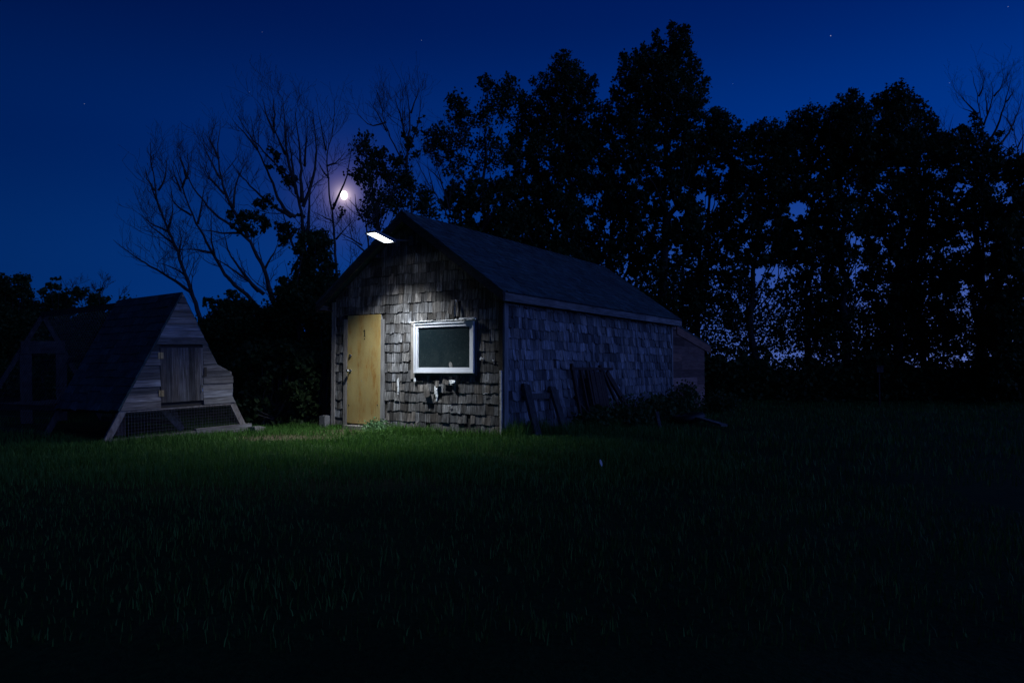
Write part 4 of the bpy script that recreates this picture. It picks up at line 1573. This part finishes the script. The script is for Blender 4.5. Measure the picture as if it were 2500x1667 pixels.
HG = 'dark shrubs in the hedge behind the coop'
shrub('tall dark bush column beside the shed under the bare trees', 17.5, [(745, 590, 22), (770, 580, 22), (790, 600, 22), (735, 620, 22), (765, 620, 32), (800, 630, 26), (725, 690, 20), (700, 690, 16), (715, 720, 26), (745, 660, 34), (780, 670, 36), (690, 715, 20), (810, 680, 30)]
      + fill(690, 830, 690, 900, 46, (22, 40), 1.2), group=HG)
shrub('dark bushy shrub between the coop gable and the bare tree trunks', 18.5, [(520, 740, 14), (545, 735, 16), (570, 730, 20), (595, 740, 20), (500, 735, 10), (620, 755, 18), (650, 770, 18), (560, 755, 26)] + fill(495, 700, 765, 960, 60, (24, 42), 1.2), group=HG)
shrub('ragged dark shrub on the skyline at the left edge', 20.5, [(10, 690, 22, .8), (30, 700, 20, .7), (55, 682, 18), (62, 690, 16), (50, 710, 22), (15, 720, 30), (-10, 700, 30), (80, 725, 14, .7)] + fill(-60, 95, 735, 960, 44, (24, 40), 1.2), group=HG)
shrub('small dark shrub with three upright tips above the coop run', 20.0, [(127, 680, 5), (137, 679, 5), (148, 680, 5), (120, 695, 10), (133, 698, 14), (145, 700, 10), (100, 712, 12, .7), (125, 725, 24, .8), (150, 735, 22, .8), (165, 715, 10, .6)] + fill(85, 175, 745, 960, 30, (22, 36), 1.2), group=HG)
shrub('dark humped shrub behind the left end of the coop roof', 19.5, [(190, 708, 10), (200, 712, 16), (188, 725, 18), (215, 730, 16, .8), (240, 722, 12, .7), (248, 712, 8, .6), (235, 740, 22), (260, 738, 16, .8), (300, 735, 10, .6)] + fill(175, 330, 750, 960, 44, (22, 36), 1.2), group=HG)
for (lb_, Y_, lbs) in (('thin twiggy stems sticking up behind the coop roof ridge', 20.0, [[(600, 640 * 0 + 330), (610, 250), (620, 190)]]),):
    pass
ZT = (0, 640, 3.337)
bare_tree('twiggy bare bush poking above the coop roof', 20.0, [[(815, 330), (820, 250), (826, 160)], [(818, 270), (780, 210), (750, 190)], [(822, 260), (860, 200), (880, 170)], [(815, 290), (730, 240), (700, 210)], [(820, 220), (845, 180), (850, 155)]], ZT, .035, .7, group=HG, tl=.35)
bare_tree('low bare twigs on the skyline right of the coop ridge start', 20.5, [[(970, 330), (975, 260), (965, 215)], [(975, 280), (1000, 240), (1005, 220)], [(970, 300), (1040, 270), (1060, 220)]], ZT, .03, .7, group=HG, tl=.35)
bare_tree('bare forked stems standing between two skyline shrubs', 21.0, [[(570, 330), (575, 230), (610, 150)], [(575, 240), (540, 200), (525, 180)], [(572, 270), (640, 190), (650, 180)]], ZT, .03, .7, group=HG, tl=.35)

VB = fill(585, 770, 850, 1040, 80, (18, 32), 1.05) + [(600, 1040, 18), (640, 1045, 16), (690, 1045, 16), (735, 1045, 16), (770, 1040, 14), (580, 1000, 20), (760, 900, 20)]
shrub('broad leafed vine thicket between the coop and the shed', 14.9, VB, (.07, .14), 'vine_leaf', 1.0, 'vine_thicket', 'vine')

# dark undergrowth (a wood edge that reads as one mass)
ug = MB()


def mass(x0, x1, ytop, ybot, Y0_, Y1_, n, lz):
    px_ = rng.uniform(x0, x1, n)
    wob = 20 * np.sin(px_ * .017) + 13 * np.sin(px_ * .043 + 1) + 8 * np.sin(px_ * .11)
    yt = ytop + wob
    py_ = yt + (ybot - yt) * rng.random(n)
    Yd = rng.uniform(Y0_, Y1_, n)
    P = np.array([at(a, b, c) for a, b, c in zip(px_, py_, Yd)])
    P[:, 2] = np.maximum(P[:, 2], .02)
    leaves(ug, P, lz)


mass(1640, 2620, 885, 985, 25, 29, 24000, (.12, .22))
mass(1640, 2620, 850, 920, 26, 31, 7000, (.1, .18))
mass(1640, 2620, 740, 900, 28, 31, 7000, (.09, .16))
mass(1640, 2620, 690, 860, 27.5, 31, 17000, (.08, .14))
mass(-120, 860, 800, 985, 22, 25, 22000, (.12, .22))
mass(-1100, -120, 760, 985, 22, 27, 14000, (.14, .26))
mass(1040, 1700, 560, 900, 30, 32, 14000, (.14, .24))
tag(ug.build('undergrowth', M['shrub_leaf']), 'dark leafy undergrowth along the foot of the tree row', 'undergrowth', kind='stuff')


# ------------------------------------------------------------------ grass and weeds
def inside_shed(x, y):
    c_, s_ = math.cos(-SHED_ROT), math.sin(-SHED_ROT)
    lx = (x - SHED_LOC.x) * c_ - (y - SHED_LOC.y) * s_
    ly = (x - SHED_LOC.x) * s_ + (y - SHED_LOC.y) * c_
    return (lx > -W - .02) & (lx < .03) & (ly > -.05) & (ly < 10.4), lx, ly


def blades(mb, x, y, h, wd, lean=.5):
    N = len(x)
    z = gz(x, y) - .005
    th = rng.uniform(0, 2 * math.pi, N)
    ld = rng.uniform(0, 2 * math.pi, N)
    la = rng.uniform(.1, 1, N) * lean * h
    bx, by = np.cos(th) * wd / 2, np.sin(th) * wd / 2
    mx_, my_ = x + np.cos(ld) * la * .3, y + np.sin(ld) * la * .3
    tx, ty = x + np.cos(ld) * la, y + np.sin(ld) * la
    zm, zt = z + h * .55, z + h * (1 - .25 * (la / h) ** 2)
    v = np.stack([np.stack([x - bx, y - by, z], 1), np.stack([x + bx, y + by, z], 1),
                  np.stack([mx_ + bx * .8, my_ + by * .8, zm], 1), np.stack([mx_ - bx * .8, my_ - by * .8, zm], 1),
                  np.stack([tx, ty, zt], 1)], 1)
    N_ = len(v)
    base = mb.n
    mb.v.append(v.reshape(-1, 3))
    b0 = (np.arange(N_) * 5)[:, None] + base
    q_ = b0 + np.array([[0, 1, 2, 3]])
    t_ = b0 + np.array([[3, 2, 4]])
    mb.loops.append(np.concatenate([q_, t_], 1).ravel())
    mb.sizes.extend([4, 3] * N_)
    mb.n += N_ * 5


def dirtness(x, y):
    m_ = np.zeros(len(x))
    for (dx_, dy_, rx_, ry_) in DIRT:
        m_ = np.maximum(m_, np.clip((1.15 - np.hypot((x - dx_) / rx_, (y - dy_) / ry_)) / .6, 0, 1))
    return m_


def patch(x, y):
    return .5 + .5 * np.sin(x * 2.3 + 1.7 * np.sin(y * 1.9)) * np.sin(y * 2.9 + 1.1 * np.sin(x * 2.7))


gr = MB()
for (x0, x1, y0, y1, n, hh, ww) in ((-7.2, 3.2, 7.0, 14.2, 170000, (.05, .125), .007), (-7, 4, 3.0, 7.0, 30000, (.03, .075), .006), (2.5, 17, 7, 25, 40000, (.05, .13), .010), (-13, -5.5, 4, 16, 26000, (.06, .16), .009)):
    x, y = rng.uniform(x0, x1, n), rng.uniform(y0, y1, n)
    ins, lx, ly = inside_shed(x, y)
    pt = patch(x, y)
    cx_, cy_ = x - CO[0], y - CO[1]
    ca_, cb_ = cx_ * math.cos(cyaw) + cy_ * math.sin(cyaw), -cx_ * math.sin(cyaw) + cy_ * math.cos(cyaw)
    ins = ins | ((ca_ > .1) & (ca_ < WD - .1) & (cb_ > .08) & (cb_ < L2))
    ins = ins | ((lx > -3.5) & (lx < -2.8) & (ly > -.5) & (ly < 0))
    keep = ~ins & (rng.random(n) < .45 + .55 * pt) & (rng.random(n) > dirtness(x, y) * (.55 + .42 * patch(x * 2.1, y * 2.1)))
    if n == 170000:      # the dense lawn thins out towards its edges
        keep &= rng.random(n) < np.clip((3.2 - x) / 2.2, .08, 1) * np.clip((y - 6.6) / 1.6, .2, 1)
    x, y, lx, ly, pt = x[keep], y[keep], lx[keep], ly[keep], pt[keep]
    h = rng.uniform(*hh, len(x)) * (.7 + .6 * pt)
    near = (ly < -.02) & (ly > -.35) & (lx > -2.4) & (lx < .5)
    h = np.where(near, h * 1.25, h)
    blades(gr, x, y, h, ww)
# taller tufts against the walls
for (lx0, lx1, ly0, ly1, n, hh) in ((-2.3, .05, -.30, -.04, 2600, (.10, .25)), (.04, .40, -.15, .9, 2000, (.15, .42)), (.3, .9, .6, 3.0, 2600, (.10, .34)), (-W - .1, -W + .4, -.16, -.04, 200, (.06, .14))):
    p = np.stack([rng.uniform(lx0, lx1, n), rng.uniform(ly0, ly1, n)], 1)
    c_, s_ = math.cos(SHED_ROT), math.sin(SHED_ROT)
    blades(gr, SHED_LOC.x + p[:, 0] * c_ - p[:, 1] * s_, SHED_LOC.y + p[:, 0] * s_ + p[:, 1] * c_, rng.uniform(*hh, n) * rng.uniform(.5, 1, n), .008, .45)
n = 1500
p = np.stack([rng.uniform(.1, 2.5, n), rng.uniform(-.25, .05, n)], 1)
w3 = [CM @ Vector((a, b, 0)) for a, b in p]
blades(gr, np.array([q.x for q in w3]), np.array([q.y for q in w3]), rng.uniform(.06, .17, n), .008)
tag(gr.build('grass', M['grass']), 'short green lawn grass in front of the shed', 'grass', kind='stuff')
sw = MB()
n = 5200
x, y = rng.uniform(-5.2, -1.5, n), rng.uniform(10.6, 13.2, n)
ins, _, _ = inside_shed(x, y)
keep = ~ins & (rng.random(n) < dirtness(x, y))
blades(sw, x[keep], y[keep], rng.uniform(.03, .07, keep.sum()), .006, 1.4)
tag(sw.build('straw_litter', M['straw']), 'scattered dry straw on the bare patch by the door', 'straw', kind='stuff')


def weed(label, lx, ly, hgt, rad, n, leaf, mat, kind='weed_plant', group=None, world_xy=None):
    w_ = SHED_M @ Vector((lx, ly, 0)) if world_xy is None else Vector((*world_xy, 0))
    base = np.array([w_.x, w_.y, 0.0])
    t = empty(kind, tuple(base), 0, label, 'weed', group)
    st, lf = MB(), MB()
    for _ in range(max(5, n // 22)):
        a_w = rng.uniform(0, 2 * math.pi)
        r_ = rad * math.sqrt(rng.random())
        tp = base + np.array([math.cos(a_w) * r_, math.sin(a_w) * r_, hgt * rng.uniform(.5, 1) * (1 - .4 * (r_ / rad) ** 2)])
        pts = bend(base + rng.normal(size=3) * [rad * .25, rad * .25, 0], tp, 6, .08)
        st.tube(pts, np.linspace(.006, .002, 6), 4)
        m_ = 22
        tt = rng.uniform(.3, 1, m_)
        P = np.stack([np.interp(tt, np.linspace(0, 1, 6), pts[:, q_]) for q_ in range(3)], 1) + rng.normal(size=(m_, 3)) * leaf[1] * .7
        P[:, 2] = np.maximum(P[:, 2], .02)
        leaves(lf, P, leaf, .5)
    st.build('stems', M[mat], t, offset=base)
    lf.build('foliage', M[mat], t, offset=base)


weed('low round leafed weed clump growing beside the doorstep', -2.50, -.27, .24, .34, 620, (.03, .06), 'weed_leaf')
WG = 'dark weeds along the side wall'
for i_, (lx, ly, hg, rd, lb_) in enumerate(((.55, 2.2, .42, .4, 'dark weeds at the left foot of the iron frame'), (.7, 3.1, .5, .5, 'dark weeds in front of the slatted iron frame'), (.6, 4.1, .62, .5, 'dark weeds right of the iron frame'),
                                           (.6, 5.1, .62, .55, 'dark weeds midway between the iron frame and the rear corner'), (.55, 6.2, .7, .5, 'dark weeds near the rear end of the side wall'), (.5, 7.3, .85, .5, 'tallest dark weeds at the rear corner of the shed'),
                                           (.9, 8.8, .6, .6, 'dark weeds in front of the reddish lean-to'))):
    weed(lb_, lx, ly, hg, rd, 800, (.05, .11), 'shrub_leaf', 'weed_plant', WG)
print('leaves', LEAF_T[0])
